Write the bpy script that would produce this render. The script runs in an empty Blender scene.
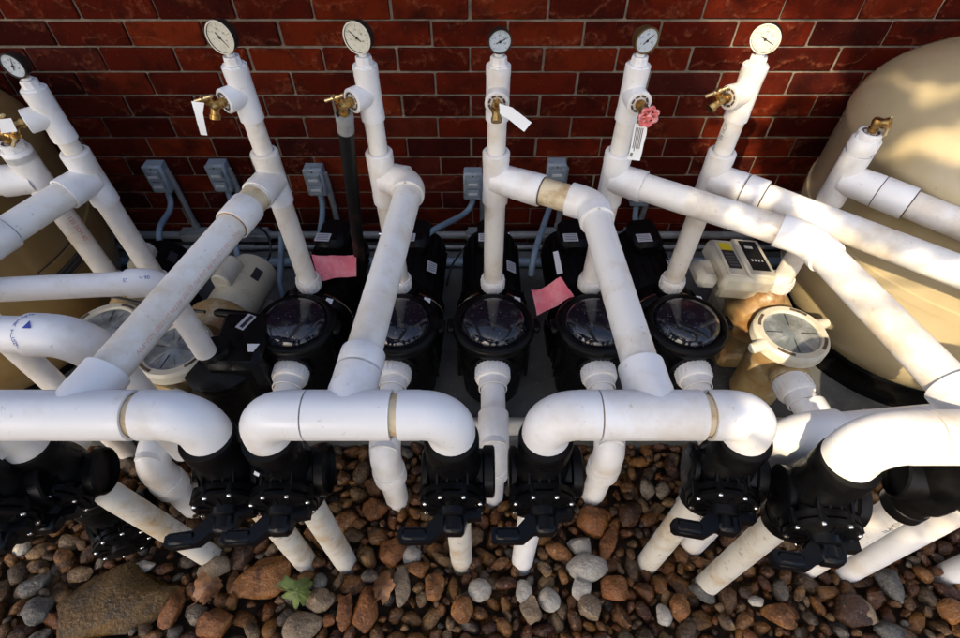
import bpy, math, random
from mathutils import Vector, Matrix, noise, Quaternion
rnd = random.Random(11)
R = math.radians
scn = bpy.context.scene
COL = scn.collection
V = Vector
# ------------------------------------------------------------------ camera numbers (photo is 960 x 638)
PITCH = R(49); F = 530.0; CAMZ = 1.62
CT, ST = math.cos(PITCH), math.sin(PITCH)
def at(x, y, Y=None, Z=None):
    """point of the photo -> world point at a known distance Y or height Z"""
    u, v = x-480.0, y-319.0
    d = V((u, F*CT - v*ST, -(F*ST + v*CT)))
    t = Y/d.y if Y is not None else (Z-CAMZ)/d.z
    return V((0, 0, CAMZ)) + d*t

# ------------------------------------------------------------------ materials
def mat(name, col, rough=.5, metal=0, coat=0, spec=.5, bump=None, mix=None, mix2=None, island=None, rough_var=None):
    m = bpy.data.materials.new(name); m.use_nodes = True
    nt = m.node_tree; N = nt.nodes; L = nt.links
    b = N['Principled BSDF']
    b.inputs['Base Color'].default_value = (*col, 1)
    b.inputs['Roughness'].default_value = rough
    b.inputs['Metallic'].default_value = metal
    b.inputs['Coat Weight'].default_value = coat
    b.inputs['Specular IOR Level'].default_value = spec
    geo = N.new('ShaderNodeNewGeometry')
    src = None
    if island:
        r = N.new('ShaderNodeValToRGB'); r.color_ramp.interpolation = 'LINEAR'
        els = r.color_ramp.elements
        for i, (p, c) in enumerate(island):
            e = els[i] if i < 2 else els.new(p)
            e.position = p; e.color = (*c, 1)
        L.new(geo.outputs['Random Per Island'], r.inputs['Fac']); src = r.outputs['Color']
    for mx in (mix, mix2):
        if not mx: continue
        c2, scale, lo, hi, detail = mx[:5]
        stretch = mx[5] if len(mx) > 5 else None
        n = N.new('ShaderNodeTexNoise'); n.inputs['Scale'].default_value = scale
        n.inputs['Detail'].default_value = detail; n.inputs['Roughness'].default_value = .65
        if stretch:
            mp = N.new('ShaderNodeMapping'); mp.inputs['Scale'].default_value = stretch
            L.new(geo.outputs['Position'], mp.inputs['Vector']); L.new(mp.outputs['Vector'], n.inputs['Vector'])
        else: L.new(geo.outputs['Position'], n.inputs['Vector'])
        mr = N.new('ShaderNodeMapRange'); mr.inputs['From Min'].default_value = lo; mr.inputs['From Max'].default_value = hi
        L.new(n.outputs['Fac'], mr.inputs['Value'])
        mixn = N.new('ShaderNodeMix'); mixn.data_type = 'RGBA'
        L.new(mr.outputs['Result'], mixn.inputs['Factor'])
        if src: L.new(src, mixn.inputs['A'])
        else: mixn.inputs['A'].default_value = (*col, 1)
        mixn.inputs['B'].default_value = (*c2, 1)
        src = mixn.outputs['Result']
    if src: L.new(src, b.inputs['Base Color'])
    if rough_var:
        n = N.new('ShaderNodeTexNoise'); n.inputs['Scale'].default_value = rough_var[0]; n.inputs['Detail'].default_value = 5
        L.new(geo.outputs['Position'], n.inputs['Vector'])
        mr = N.new('ShaderNodeMapRange'); mr.inputs['From Min'].default_value = .35; mr.inputs['From Max'].default_value = .65
        mr.inputs['To Min'].default_value = rough_var[1]; mr.inputs['To Max'].default_value = rough_var[2]
        L.new(n.outputs['Fac'], mr.inputs['Value']); L.new(mr.outputs['Result'], b.inputs['Roughness'])
    if bump:
        n = N.new('ShaderNodeTexNoise'); n.inputs['Scale'].default_value = bump[0]; n.inputs['Detail'].default_value = 6
        n.inputs['Roughness'].default_value = .6
        L.new(geo.outputs['Position'], n.inputs['Vector'])
        bp = N.new('ShaderNodeBump'); bp.inputs['Strength'].default_value = bump[1]; bp.inputs['Distance'].default_value = bump[2]
        L.new(n.outputs['Fac'], bp.inputs['Height']); L.new(bp.outputs['Normal'], b.inputs['Normal'])
    return m
M = {}
M['pvc'] = mat('white_pvc', (.80, .79, .77), .40, mix=((.56, .45, .30), 5.5, .485, .82, 10), mix2=((.40, .31, .20), 60, .63, .80, 8), bump=(60, .08, .002), rough_var=(12, .28, .5))
M['pvc_old'] = mat('weathered_white_pvc', (.60, .57, .495), .5, mix=((.42, .28, .12), 9, .46, .70, 9), mix2=((.26, .17, .08), 50, .59, .74, 6), bump=(80, .12, .002))
M['pvc_yellow'] = mat('cement_stained_pvc', (.66, .55, .36), .5, mix=((.38, .23, .08), 22, .45, .68, 7), bump=(90, .15, .002))
M['pvc_pipe'] = mat('cream_white_pipe', (.785, .755, .695), .42, mix=((.52, .38, .20), 6.5, .475, .80, 10), mix2=((.36, .24, .13), 75, .62, .78, 8), bump=(70, .1, .002), rough_var=(12, .3, .55))
M['cement'] = mat('pipe_cement', (.20, .12, .06), .6, mix=((.45, .3, .14), 40, .45, .6, 3))
M['grime'] = mat('joint_grime', (.12, .085, .055), .8, mix=((.05, .035, .025), 50, .45, .6, 4))
M['black'] = mat('black_plastic', (.0022, .0022, .0026), .28, spec=.17, mix=((.007, .0065, .006), 14, .52, .75, 6), rough_var=(30, .25, .5), bump=(140, .1, .001))
M['handle'] = mat('black_blue_handle', (.0028, .003, .0042), .28, spec=.2, bump=(160, .1, .001))
M['motor_black'] = mat('black_motor_paint', (.0025, .0025, .003), .40, spec=.18, mix=((.009, .008, .0075), 20, .55, .75, 5))
M['dome'] = mat('dark_clear_lid', (.006, .008, .015), .10, coat=.35, spec=.45, mix=((.05, .05, .056), 24, .50, .78, 9), mix2=((.40, .40, .42), 130, .645, .69, 6), rough_var=(30, .02, .14))
M['pane'] = mat('cloudy_grey_window', (.14, .16, .17), .12, coat=.6, mix=((.30, .32, .33), 16, .45, .65, 6))
M['cream'] = mat('cream_plastic', (.56, .53, .43), .4, mix=((.40, .34, .23), 10, .5, .75, 6), bump=(70, .1, .002))
M['cream_motor'] = mat('cream_motor_paint', (.52, .47, .34), .42, mix=((.34, .28, .18), 12, .52, .72, 6))
M['tan_pot'] = mat('yellowed_tan_casing', (.40, .29, .13), .42, mix=((.25, .12, .04), 8, .45, .65, 7), mix2=((.5, .42, .28), 14, .55, .7, 4))
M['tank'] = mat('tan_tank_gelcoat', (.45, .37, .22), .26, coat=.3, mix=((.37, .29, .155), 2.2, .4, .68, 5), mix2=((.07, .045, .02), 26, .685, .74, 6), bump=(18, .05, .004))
M['tank_dark'] = mat('dark_tan_tank_gelcoat', (.30, .20, .075), .32, coat=.2, mix=((.20, .12, .04), 2.5, .4, .68, 5), mix2=((.06, .04, .02), 28, .70, .76, 6))  # darker, browner gelcoat for the left tank
M['brass'] = mat('aged_brass', (.50, .31, .10), .32, metal=.95, mix=((.20, .10, .035), 60, .45, .65, 5))
M['brass_light'] = mat('worn_brass_handle', (.68, .52, .26), .33, metal=.9)
M['steel'] = mat('bright_steel', (.75, .75, .73), .22, metal=1)
M['gauge_case'] = mat('black_gauge_case', (.015, .014, .012), .3)
M['gauge_case_brass'] = mat('tarnished_gauge_case', (.17, .115, .045), .4, metal=.7)
M['dial_cream'] = mat('yellowed_dial', (.62, .60, .49), .4, mix=((.45, .42, .32), 70, .5, .7, 4))
M['dial_blue'] = mat('pale_blue_dial', (.50, .56, .60), .3, mix=((.36, .41, .45), 80, .5, .7, 4))
M['ink_black'] = mat('black_ink', (.02, .02, .022), .6)
M['ink_grey'] = mat('faded_black_ink', (.17, .16, .15), .7)
M['ink_red'] = mat('red_pipe_print', (.60, .20, .15), .6)
M['ink_red2'] = mat('faded_red_pipe_print', (.70, .40, .33), .6)
M['ink_blue'] = mat('blue_fitting_print', (.02, .045, .30), .5)
M['red_handle'] = mat('red_wheel_paint', (.62, .13, .13), .4, mix=((.72, .38, .36), 60, .5, .6, 4))
M['paper'] = mat('white_paper', (.82, .82, .80), .7)
M['pink'] = mat('pink_paper', (.70, .15, .19), .75, mix=((.74, .26, .28), 25, .45, .65, 5))
M['plate'] = mat('silver_label', (.45, .46, .48), .4)
M['plate_dark'] = mat('dark_label', (.03, .03, .035), .35)
M['plate_white'] = mat('white_sticker', (.72, .74, .76), .5)
M['yellow'] = mat('yellow_sticker', (.72, .55, .03), .5)
M['screen'] = mat('black_display', (.012, .014, .016), .15)
M['box_grey'] = mat('grey_electrical_box', (.21, .25, .285), .38, mix=((.10, .115, .13), 30, .5, .75, 5), bump=(90, .1, .001))
M['conduit'] = mat('grey_conduit', (.20, .21, .21), .42, mix=((.10, .10, .10), 18, .5, .75, 6))
M['conduit_blue'] = mat('blue_grey_conduit', (.17, .24, .30), .42, mix=((.09, .12, .15), 18, .5, .75, 6))
M['wire'] = mat('black_cable', (.01, .01, .01), .45)
M['hose'] = mat('dark_rubber_hose', (.006, .006, .006), .5, spec=.25, mix=((.09, .05, .025), 16, .54, .70, 6, (1, 1, .35)), bump=(120, .3, .002))
M['hose_end'] = mat('dull_hose_coupling', (.25, .26, .25), .45, mix=((.14, .14, .14), 40, .5, .7, 4))
M['mortar'] = mat('grey_mortar', (.23, .185, .14), .9, mix=((.11, .085, .062), 25, .4, .7, 6), bump=(160, .5, .004))
M['slab'] = mat('wet_grey_concrete', (.105, .108, .104), .6, mix=((.045, .047, .047), 5, .42, .68, 9), mix2=((.24, .24, .22), 60, .6, .75, 4), bump=(90, .3, .003))
M['soil'] = mat('dark_soil', (.026, .016, .009), .95, mix=((.06, .036, .02), 30, .4, .6, 5))
M['leaf_green'] = mat('yellow_green_leaf', (.11, .15, .022), .6, mix=((.05, .075, .012), 60, .42, .62, 5), bump=(90, .4, .003))
M['leaf_dead'] = mat('dry_brown_leaf', (.26, .12, .045), .6, mix=((.12, .05, .02), 40, .42, .62, 5))
M['bark'] = mat('tree_bark', (.09, .065, .045), .9)
M['foliage'] = mat('tree_leaves', (.05, .085, .025), .6)

def brick_mat():
    m = mat('red_wirecut_brick', (.1, .02, .012), .82,
            island=[(0, (.026, .0035, .0024)), (1, (.125, .0165, .0045)), (.25, (.052, .0055, .0024)), (.5, (.080, .0080, .0028)), (.75, (.098, .0115, .0033)), (.9, (.038, .0068, .0055))],
            mix=((.018, .004, .003), 9, .46, .72, 9), mix2=((.15, .045, .02), 75, .60, .78, 7))
    nt = m.node_tree; N = nt.nodes; L = nt.links; b = N['Principled BSDF']
    b.inputs['Specular IOR Level'].default_value = .03
    geo = N.new('ShaderNodeNewGeometry')
    # curved wire-cut marks: distorted thin rings, plus grain
    n1 = N.new('ShaderNodeTexNoise'); n1.inputs['Scale'].default_value = 70; n1.inputs['Detail'].default_value = 8; n1.inputs['Roughness'].default_value = .7
    L.new(geo.outputs['Position'], n1.inputs['Vector'])
    w = N.new('ShaderNodeTexWave'); w.wave_type = 'RINGS'; w.inputs['Scale'].default_value = 4.5; w.inputs['Distortion'].default_value = 9; w.inputs['Detail'].default_value = 3; w.inputs['Detail Scale'].default_value = 1.4
    L.new(geo.outputs['Position'], w.inputs['Vector'])
    pw = N.new('ShaderNodeMath'); pw.operation = 'POWER'; pw.inputs[1].default_value = 14
    L.new(w.outputs['Fac'], pw.inputs[0])
    mk = N.new('ShaderNodeMath'); mk.operation = 'MULTIPLY'; L.new(pw.outputs[0], mk.inputs[0])
    mr = N.new('ShaderNodeMapRange'); mr.inputs['From Min'].default_value = .45; mr.inputs['From Max'].default_value = .68; mr.inputs['To Max'].default_value = .42
    L.new(n1.outputs['Fac'], mr.inputs['Value']); L.new(mr.outputs['Result'], mk.inputs[1])
    mx = N.new('ShaderNodeMix'); mx.data_type = 'RGBA'; mx.inputs['B'].default_value = (.30, .095, .045, 1)
    src = b.inputs['Base Color'].links[0].from_socket
    L.new(mk.outputs[0], mx.inputs['Factor']); L.new(src, mx.inputs['A']); L.new(mx.outputs['Result'], b.inputs['Base Color'])
    ad = N.new('ShaderNodeMath'); ad.operation = 'MULTIPLY_ADD'; ad.inputs[1].default_value = .8
    L.new(pw.outputs[0], ad.inputs[0]); L.new(n1.outputs['Fac'], ad.inputs[2])
    bp = N.new('ShaderNodeBump'); bp.inputs['Strength'].default_value = .75; bp.inputs['Distance'].default_value = .005
    L.new(ad.outputs[0], bp.inputs['Height']); L.new(bp.outputs['Normal'], b.inputs['Normal'])
    return m
M['brick'] = brick_mat()
STONE = [(0, (0.0292, 0.0088, 0.0029)), (1, (0.2236, 0.1800, 0.1224)), (.12, (0.1290, 0.0416, 0.0072)), (.24, (0.0602, 0.0216, 0.0065)), (.36, (0.1892, 0.0800, 0.0158)), (.47, (0.0860, 0.0416, 0.0158)), (.58, (0.1419, 0.0528, 0.0094)), (.68, (0.1806, 0.1000, 0.0360)), (.76, (0.0499, 0.0288, 0.0158)), (.86, (0.1634, 0.1040, 0.0504)), (.93, (0.0731, 0.0560, 0.0396)), (.975, (0.1376, 0.1200, 0.0972))]
def stone_mat(name, isl=None, col=(.2, .1, .05), d=(.018, .008, .005), l=(.27, .17, .09)):
    m = mat(name, col, .36, spec=.32, island=isl, mix=(d, 26, .46, .68, 9), mix2=(l, 70, .57, .72, 8), bump=(85, .9, .009), rough_var=(45, .10, .6))
    return m
M['gravel'] = stone_mat('river_stones', STONE)
M['stone_white'] = stone_mat('pale_stone', col=(.38, .345, .29), d=(.25, .22, .18), l=(.46, .42, .36))
M['stone_grey'] = stone_mat('grey_stone', col=(.105, .098, .085), d=(.035, .032, .028), l=(.20, .19, .17))
M['stone_rust'] = stone_mat('rust_stone', col=(.20, .075, .022), d=(.06, .02, .008), l=(.36, .2, .08))
M['stone_orange'] = stone_mat('orange_stone', col=(.23, .095, .027), d=(.08, .03, .01), l=(.4, .28, .15))
M['stone_tan'] = stone_mat('tan_stone', col=(.22, .16, .10), d=(.15, .1, .06), l=(.4, .33, .25))
M['stone_dark'] = stone_mat('dark_brown_stone', col=(.06, .028, .014), d=(.02, .01, .007), l=(.16, .09, .05))
M['stone_olive'] = stone_mat('mossy_brown_stone', col=(.105, .055, .011), d=(.020, .014, .006), l=(.17, .088, .022))

# ------------------------------------------------------------------ mesh builder
class MB:
    def __init__(s): s.v = []; s.f = []; s.mi = []; s.mats = []
    def m(s, name):
        if name not in s.mats: s.mats.append(name)
        return s.mats.index(name)
    def add(s, vs, fs, mat):
        o = len(s.v); i = s.m(mat)
        s.v += [V(p) for p in vs]
        for f in fs: s.f.append([o+k for k in f]); s.mi.append(i)
    def sweep(s, pts, rad, mat='pvc', segs=32, caps=True, mats=None, up=None):
        """rings of radius rad[i] about pts[i]; the frame is carried along without twist"""
        pts = [V(p) for p in pts]; n = len(pts)
        if not isinstance(rad, (list, tuple)): rad = [rad]*n
        tang = []
        for i in range(n):
            a = pts[max(i-1, 0)]; b = pts[min(i+1, n-1)]
            j = i
            if (b-a).length < 1e-7:
                tang.append(None); continue
            tang.append((b-a).normalized())
        for i in range(n):
            if tang[i] is None: tang[i] = next((t for t in tang[i:] if t), None) or next(t for t in reversed(tang[:i]) if t)
        t0 = tang[0]
        ref = V(up) if up else (V((0, 0, 1)) if abs(t0.z) < .9 else V((1, 0, 0)))
        x = (ref - t0*ref.dot(t0)).normalized()
        vs = []; fs = []
        for i in range(n):
            if i:
                q = tang[i-1].rotation_difference(tang[i]); x = (q @ x)
                x = (x - tang[i]*x.dot(tang[i])).normalized()
            y = tang[i].cross(x)
            for k in range(segs):
                a = 2*math.pi*k/segs
                vs.append(pts[i] + (x*math.cos(a) + y*math.sin(a))*rad[i])
        segm = []
        for i in range(n-1):
            for k in range(segs):
                k2 = (k+1) % segs
                fs.append([i*segs+k, i*segs+k2, (i+1)*segs+k2, (i+1)*segs+k]); segm.append(i)
        o = len(s.v); s.v += vs
        for f, i in zip(fs, segm):
            s.f.append([o+k for k in f]); s.mi.append(s.m(mats[i] if mats else mat))
        if caps:
            s.f.append([o+k for k in range(segs)][::-1]); s.mi.append(s.m(mats[0] if mats else mat))
            s.f.append([o+(n-1)*segs+k for k in range(segs)]); s.mi.append(s.m(mats[-1] if mats else mat))
    def lathe(s, prof, org, axis, mat='black', segs=32, mats=None, caps=True):
        """profile of (radius, distance along axis)"""
        axis = V(axis).normalized(); org = V(org)
        ref = V((0, 0, 1)) if abs(axis.z) < .9 else V((1, 0, 0))
        x = (ref - axis*ref.dot(axis)).normalized(); y = axis.cross(x)
        o = len(s.v); n = len(prof)
        for (r, h) in prof:
            for k in range(segs):
                a = 2*math.pi*k/segs
                s.v.append(org + axis*h + (x*math.cos(a)+y*math.sin(a))*max(r, 1e-5))
        for i in range(n-1):
            for k in range(segs):
                k2 = (k+1) % segs
                s.f.append([o+i*segs+k, o+i*segs+k2, o+(i+1)*segs+k2, o+(i+1)*segs+k]); s.mi.append(s.m(mats[i] if mats else mat))
        if caps:
            if prof[0][0] > 1e-4: s.f.append([o+k for k in range(segs)][::-1]); s.mi.append(s.m(mats[0] if mats else mat))
            if prof[-1][0] > 1e-4: s.f.append([o+(n-1)*segs+k for k in range(segs)]); s.mi.append(s.m(mats[-1] if mats else mat))
    def box(s, c, size, mat='black', rot=None, bev=.0):
        c = V(c); hx, hy, hz = [q/2 for q in size]; b = min(bev, hx*.9, hy*.9, hz*.9)
        rot = rot or Matrix.Identity(3)
        if b <= 0:
            vs = [rot @ V((sx*hx, sy*hy, sz*hz)) + c for sx in (-1, 1) for sy in (-1, 1) for sz in (-1, 1)]
            s.add(vs, [[0, 1, 3, 2], [4, 6, 7, 5], [0, 4, 5, 1], [2, 3, 7, 6], [0, 2, 6, 4], [1, 5, 7, 3]], mat); return
        # chamfered box: three points per corner
        idx = {}; vs = []
        for sx in (-1, 1):
            for sy in (-1, 1):
                for sz in (-1, 1):
                    for ax in range(3):
                        p = [sx*(hx-b), sy*(hy-b), sz*(hz-b)]
                        p[ax] += (sx, sy, sz)[ax]*b
                        idx[(sx, sy, sz, ax)] = len(vs); vs.append(rot @ V(p) + c)
        fs = []
        for ax in range(3):
            a1, a2 = [k for k in range(3) if k != ax]
            for sg in (-1, 1):
                q = []
                for (s1, s2) in ((-1, -1), (1, -1), (1, 1), (-1, 1)):
                    t = [0, 0, 0]; t[ax] = sg; t[a1] = s1; t[a2] = s2
                    q.append(idx[(*t, ax)])
                if (sg == 1) != (ax != 1): q = q[::-1]
                fs.append(q)
        for ax in range(3):
            a1, a2 = [k for k in range(3) if k != ax]
            for s1 in (-1, 1):
                for s2 in (-1, 1):
                    t = [0, 0, 0]; t[a1] = s1; t[a2] = s2
                    lo = list(t); lo[ax] = -1; hi = list(t); hi[ax] = 1
                    fs.append([idx[(*lo, a1)], idx[(*hi, a1)], idx[(*hi, a2)], idx[(*lo, a2)]])
        for sx in (-1, 1):
            for sy in (-1, 1):
                for sz in (-1, 1): fs.append([idx[(sx, sy, sz, k)] for k in range(3)])
        s.add(vs, fs, mat)
    def prism(s, poly, thick, org, xd, yd, mat='black'):
        """polygon in the plane (xd, yd), pushed out by thick along xd x yd"""
        xd = V(xd).normalized(); yd = V(yd).normalized(); nd = xd.cross(yd); org = V(org); n = len(poly)
        a = [org + xd*p[0] + yd*p[1] for p in poly]; b = [p + nd*thick for p in a]
        s.add(a+b, [list(range(n))[::-1], list(range(n, 2*n))] + [[i, (i+1) % n, n+(i+1) % n, n+i] for i in range(n)], mat)
    def build(s, name, parent=None, smooth=38, fix=True):
        org = parent.matrix_world_loc if False else (ORG.get(parent.name, V((0, 0, 0))) if parent else V((0, 0, 0)))
        me = bpy.data.meshes.new(name)
        me.from_pydata([tuple(p-org) for p in s.v], [], s.f)
        for nm in s.mats: me.materials.append(M[nm])
        me.polygons.foreach_set('material_index', s.mi)
        if fix:
            import bmesh
            bm = bmesh.new(); bm.from_mesh(me); bmesh.ops.recalc_face_normals(bm, faces=bm.faces); bm.to_mesh(me); bm.free()
        if smooth:
            me.shade_smooth(); me.set_sharp_from_angle(angle=R(smooth))
        o = bpy.data.objects.new(name, me); COL.objects.link(o)
        if parent: o.parent = parent; ORG[o.name] = org
        return o
ORG = {}
def thing(name, label, cat, loc=(0, 0, 0), group=None):
    o = bpy.data.objects.new(name, None); COL.objects.link(o); o.empty_display_size = .05
    o.location = loc; ORG[o.name] = V(loc)
    o['label'] = label; o['category'] = cat
    if group: o['group'] = group
    return o
def tag(o, label, cat, group=None):
    o['label'] = label; o['category'] = cat
    if group: o['group'] = group
    return o
def setkind(o, k): o['kind'] = k; return o
def one(mb, name, label, cat, group=None, smooth=38):
    """a thing that is a single mesh, its origin at the middle of its base"""
    xs = [p.x for p in mb.v]; ys = [p.y for p in mb.v]; zs = [p.z for p in mb.v]
    c = V(((min(xs)+max(xs))/2, (min(ys)+max(ys))/2, min(zs)))
    for i, p in enumerate(mb.v): mb.v[i] = p-c
    o = mb.build(name, None, smooth); o.location = c
    return tag(o, label, cat, group)
def copy_tree(o, parent=None):
    c = o.copy(); COL.objects.link(c)
    if parent: c.parent = parent
    for ch in list(o.children): copy_tree(ch, c)
    return c

def arc_pts(corner, d1, d2, leg, n=12):
    """centre line of a bend that enters along d1 (pointing away from the corner) and leaves along d2"""
    corner, d1, d2 = V(corner), V(d1).normalized(), V(d2).normalized()
    a = corner + d1*leg; b = corner + d2*leg
    half = d1.angle(d2)/2
    if half > R(89): return [a, b]
    rad = leg*math.tan(half); bis = (d1+d2).normalized(); cen = corner + bis*(leg/math.cos(half))
    u = a-cen; w = b-cen
    ang = u.angle(w); ax = u.cross(w).normalized()
    return [cen + (Quaternion(ax, ang*i/n) @ u) for i in range(n+1)]
HUB = .040
def elbow(root, corner, d1, d2, r, rp, leg, hub=HUB, name='elbow', mt='pvc'):
    """moulded bend: slim body, thicker socket hubs with a recessed joint line"""
    mb = MB(); d1 = V(d1).normalized(); d2 = V(d2).normalized(); c = V(corner)
    mid = arc_pts(c, d1, d2, leg)
    e1 = c + d1*(leg+hub); e2 = c + d2*(leg+hub)
    pts = [e1-d1*.004, e1, e1, c+d1*(leg+.004)] + mid + [c+d2*(leg+.004), e2, e2, e2-d2*.004]
    rad = [rp+.0008, rp+.0012, r, r] + [r*.985]*len(mid) + [r, r, rp+.0012, rp+.0008]
    ms = ['grime', mt, mt] + [mt]*(len(pts)-6) + [mt, mt, 'grime']
    mb.sweep(pts, rad, mats=ms[:len(pts)-1], caps=False)
    return mb.build(name, root)
def tee(root, c, ax, br, r, rp, half, brlen, rb=None, rpb=None, hub=.03, name='tee', mt='pvc'):
    c = V(c); ax = V(ax).normalized(); br = V(br).normalized(); rb = rb or r; rpb = rpb or rp
    mb = MB()
    h = half
    prof = [(rp+.0008, -h+.004), (rp+.0012, -h), (r, -h), (r, -h+hub), (r*.975, -h+hub+.004), (r*.975, h-hub-.004), (r, h-hub), (r, h), (rp+.0012, h), (rp+.0008, h-.004)]
    mb.lathe(prof, c, ax, mt, mats=['grime', mt, mt, mt, mt, mt, mt, mt, 'grime'], caps=False)
    b = brlen
    prof = [(rb*.96, 0), (rb*.975, b-hub-.004), (rb, b-hub), (rb, b), (rpb+.0012, b), (rpb+.0008, b-.004)]
    mb.lathe(prof, c, br, mt, mats=[mt, mt, mt, mt, 'grime'], caps=False)
    return mb.build(name, root, fix=False)
def coupling(root, a, ax, r, rp, ln, name='coupling', mt='pvc', rim='cement'):
    mb = MB(); h = ln/2
    mb.lathe([(rp+.0006, -h-.003), (rp+.0022, -h-.0022), (rp+.0026, -h), (r-.001, -h), (r, -h+.002), (r, h-.002), (r-.001, h), (rp+.0026, h), (rp+.0022, h+.0022), (rp+.0006, h+.003)], a, ax, mats=[rim, rim, mt, mt, mt, mt, mt, rim, rim], caps=False)
    return mb.build(name, root)
def pipe(root, a, b, r, name='pipe', mt='pvc', cap=True):
    mb = MB(); a = V(a); b = V(b); n = 6
    mb.sweep([a.lerp(b, i/n) for i in range(n+1)], r, mt, caps=cap)
    return mb.build(name, root)
def stripe(root, txt, size, p0, ax, nrm, r, mt, name='printed_text', sx=1.0):
    """lettering printed round a pipe of radius r: starts at p0 on the axis, runs along ax, centred on the side nrm"""
    cu = bpy.data.curves.new('lettering', 'FONT'); cu.body = txt; cu.size = size; cu.resolution_u = 2; cu.align_y = 'CENTER'
    tmp = bpy.data.objects.new('lettering', cu); COL.objects.link(tmp)
    dg = bpy.context.evaluated_depsgraph_get(); dg.update()
    me = bpy.data.meshes.new_from_object(tmp.evaluated_get(dg))
    bpy.data.objects.remove(tmp); bpy.data.curves.remove(cu)
    ax = V(ax).normalized(); nrm = V(nrm); nrm = (nrm-ax*nrm.dot(ax)).normalized(); bi = nrm.cross(ax)
    org = ORG.get(root.name, V((0, 0, 0)))
    for v in me.vertices:
        x, y = v.co.x*sx, v.co.y
        if r: 
            a = y/r
            v.co = V(p0) + ax*x + (nrm*math.cos(a) + bi*math.sin(a))*(r+.0006) - org
        else: v.co = V(p0) + ax*x + bi*y - org
    me.name = name; me.materials.clear(); me.materials.append(M[mt])
    o = bpy.data.objects.new(name, me); COL.objects.link(o); o.parent = root
    return o

# ------------------------------------------------------------------ setting: ground, slab, brick wall, gravel
WALLY = 1.88
mb = MB()
g = 60
mb.add([(-g, -g, -.11), (g, -g, -.11), (g, g, -.11), (-g, g, -.11)], [[0, 1, 2, 3]], 'soil')
setkind(mb.build('ground', None, 0), 'structure')
mb = MB(); mb.box((0, (.872+WALLY+.05)/2, -.06), (6.4, WALLY+.05-.872, .12), 'slab', bev=.012)
setkind(mb.build('slab', None), 'structure')
# brick wall: every brick a bevelled block set in a mortar bed
def brick_wall():
    mb = MB(); bl, bh, mo = .254, .0846, .0082
    x0 = at(543.6, 60, Y=WALLY).x; z0 = at(480, 47.5, Y=WALLY).z
    rows = range(-12, 22); cols = range(-16, 17)
    for r in rows:
        off = 0 if r % 2 else bl/2
        zc = z0 + (r-.5)*bh
        if zc < -.05 or zc > 2.6: continue
        for c in cols:
            xc = x0 + c*bl + off
            if abs(xc) > 3.7: continue
            w = bl-mo+rnd.uniform(-.002, .002); h = bh-mo+rnd.uniform(-.0015, .0015)
            y = WALLY+.05+rnd.uniform(-.0015, .0025)
            rot = Matrix.Rotation(rnd.gauss(0, .003), 3, 'Y') @ Matrix.Rotation(rnd.gauss(0, .004), 3, 'Z')
            mb.box((xc+rnd.uniform(-.0015, .0015), y, zc+rnd.uniform(-.001, .001)), (w, .1, h), 'brick', rot, .0035)
    mb.box((0, WALLY+.06+.004, 1.24), (7.6, .11, 2.64), 'mortar')
    o = one(mb, 'brick_wall', 'dark red wire-cut brick wall with grey mortar behind all the pipes', 'wall', smooth=30)
brick_wall()

# ------------------------------------------------------------------ pressure gauges, garden taps
def gauge(root, base, face, needle, dial='dial_cream', case='gauge_case', r=.027):
    """dial on a brass stem; the face looks along `face`"""
    face = V(face).normalized(); c = V(base) + V((0, 0, .006+r)) + face*.013
    mb = MB(); mb.lathe([(.0, -.026), (r*.86, -.026), (r*.98, -.020), (r, -.004), (r*1.06, -.002), (r*1.06, .002), (r*1.05, .003), (r*.95, .003), (r*.93, .0)], c, face, case, 40, mats=[case]*4+[case, case if dial == 'dial_blue' else 'dial_cream', case if dial == 'dial_blue' else 'dial_cream', case])
    mb.lathe([(.007, 0), (.007, .010), (.0095, .0101), (.0095, .019)], V(base), (0, 0, 1), 'brass', 6)
    gg = mb.build('pressure_gauge', root)
    mb = MB(); mb.lathe([(0, .0009), (r*.93, .0007)], c, face, dial, 36, caps=False)
    up = V((0, 0, 1)); rt = up.cross(face).normalized()
    for k in range(21):
        a = R(-135 + 270*k/20)
        d = rt*math.sin(a) + up*math.cos(a); t = V(face).cross(d)
        l0 = .78 if k % 5 else .68
        p0 = c + face*.0012 + d*r*l0; p1 = c+face*.0012 + d*r*.88; w = .0003 if k % 5 else .0006
        mb.add([p0-t*w, p0+t*w, p1+t*w, p1-t*w], [[0, 1, 2, 3]], 'ink_grey')
    for k in range(5):      # small figures round the scale
        a = R(-108 + 54*k); d = rt*math.sin(a)+up*math.cos(a)
    ff = mb.build('gauge_face', gg, 0)
    mb = MB(); a = R(needle); d = rt*math.sin(a)+up*math.cos(a); t = face.cross(d)
    p = c+face*.0022
    mb.prism([(-.0011, -r*.38), (.0011, -r*.38), (.0009, r*.2), (.0003, r*.74), (-.0003, r*.74), (-.0009, r*.2)], .0006, p, t, d, 'ink_black')
    mb.lathe([(.0, 0), (.003, 0), (.003, .0014), (0, .0018)], p, face, 'ink_black', 14)
    mb.build('needle', gg, 0)
    for k, tx in enumerate(('0', '15', '30', '45', '60')):
        a = R(-108 + 54*k); d = rt*math.sin(a)+up*math.cos(a)
        stripe(gg, tx, .0062, c+face*.0014+d*r*.52-rt*.0024*len(tx)*.9, rt, face, 0, 'ink_black', 'dial_figure')
    return gg
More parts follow.
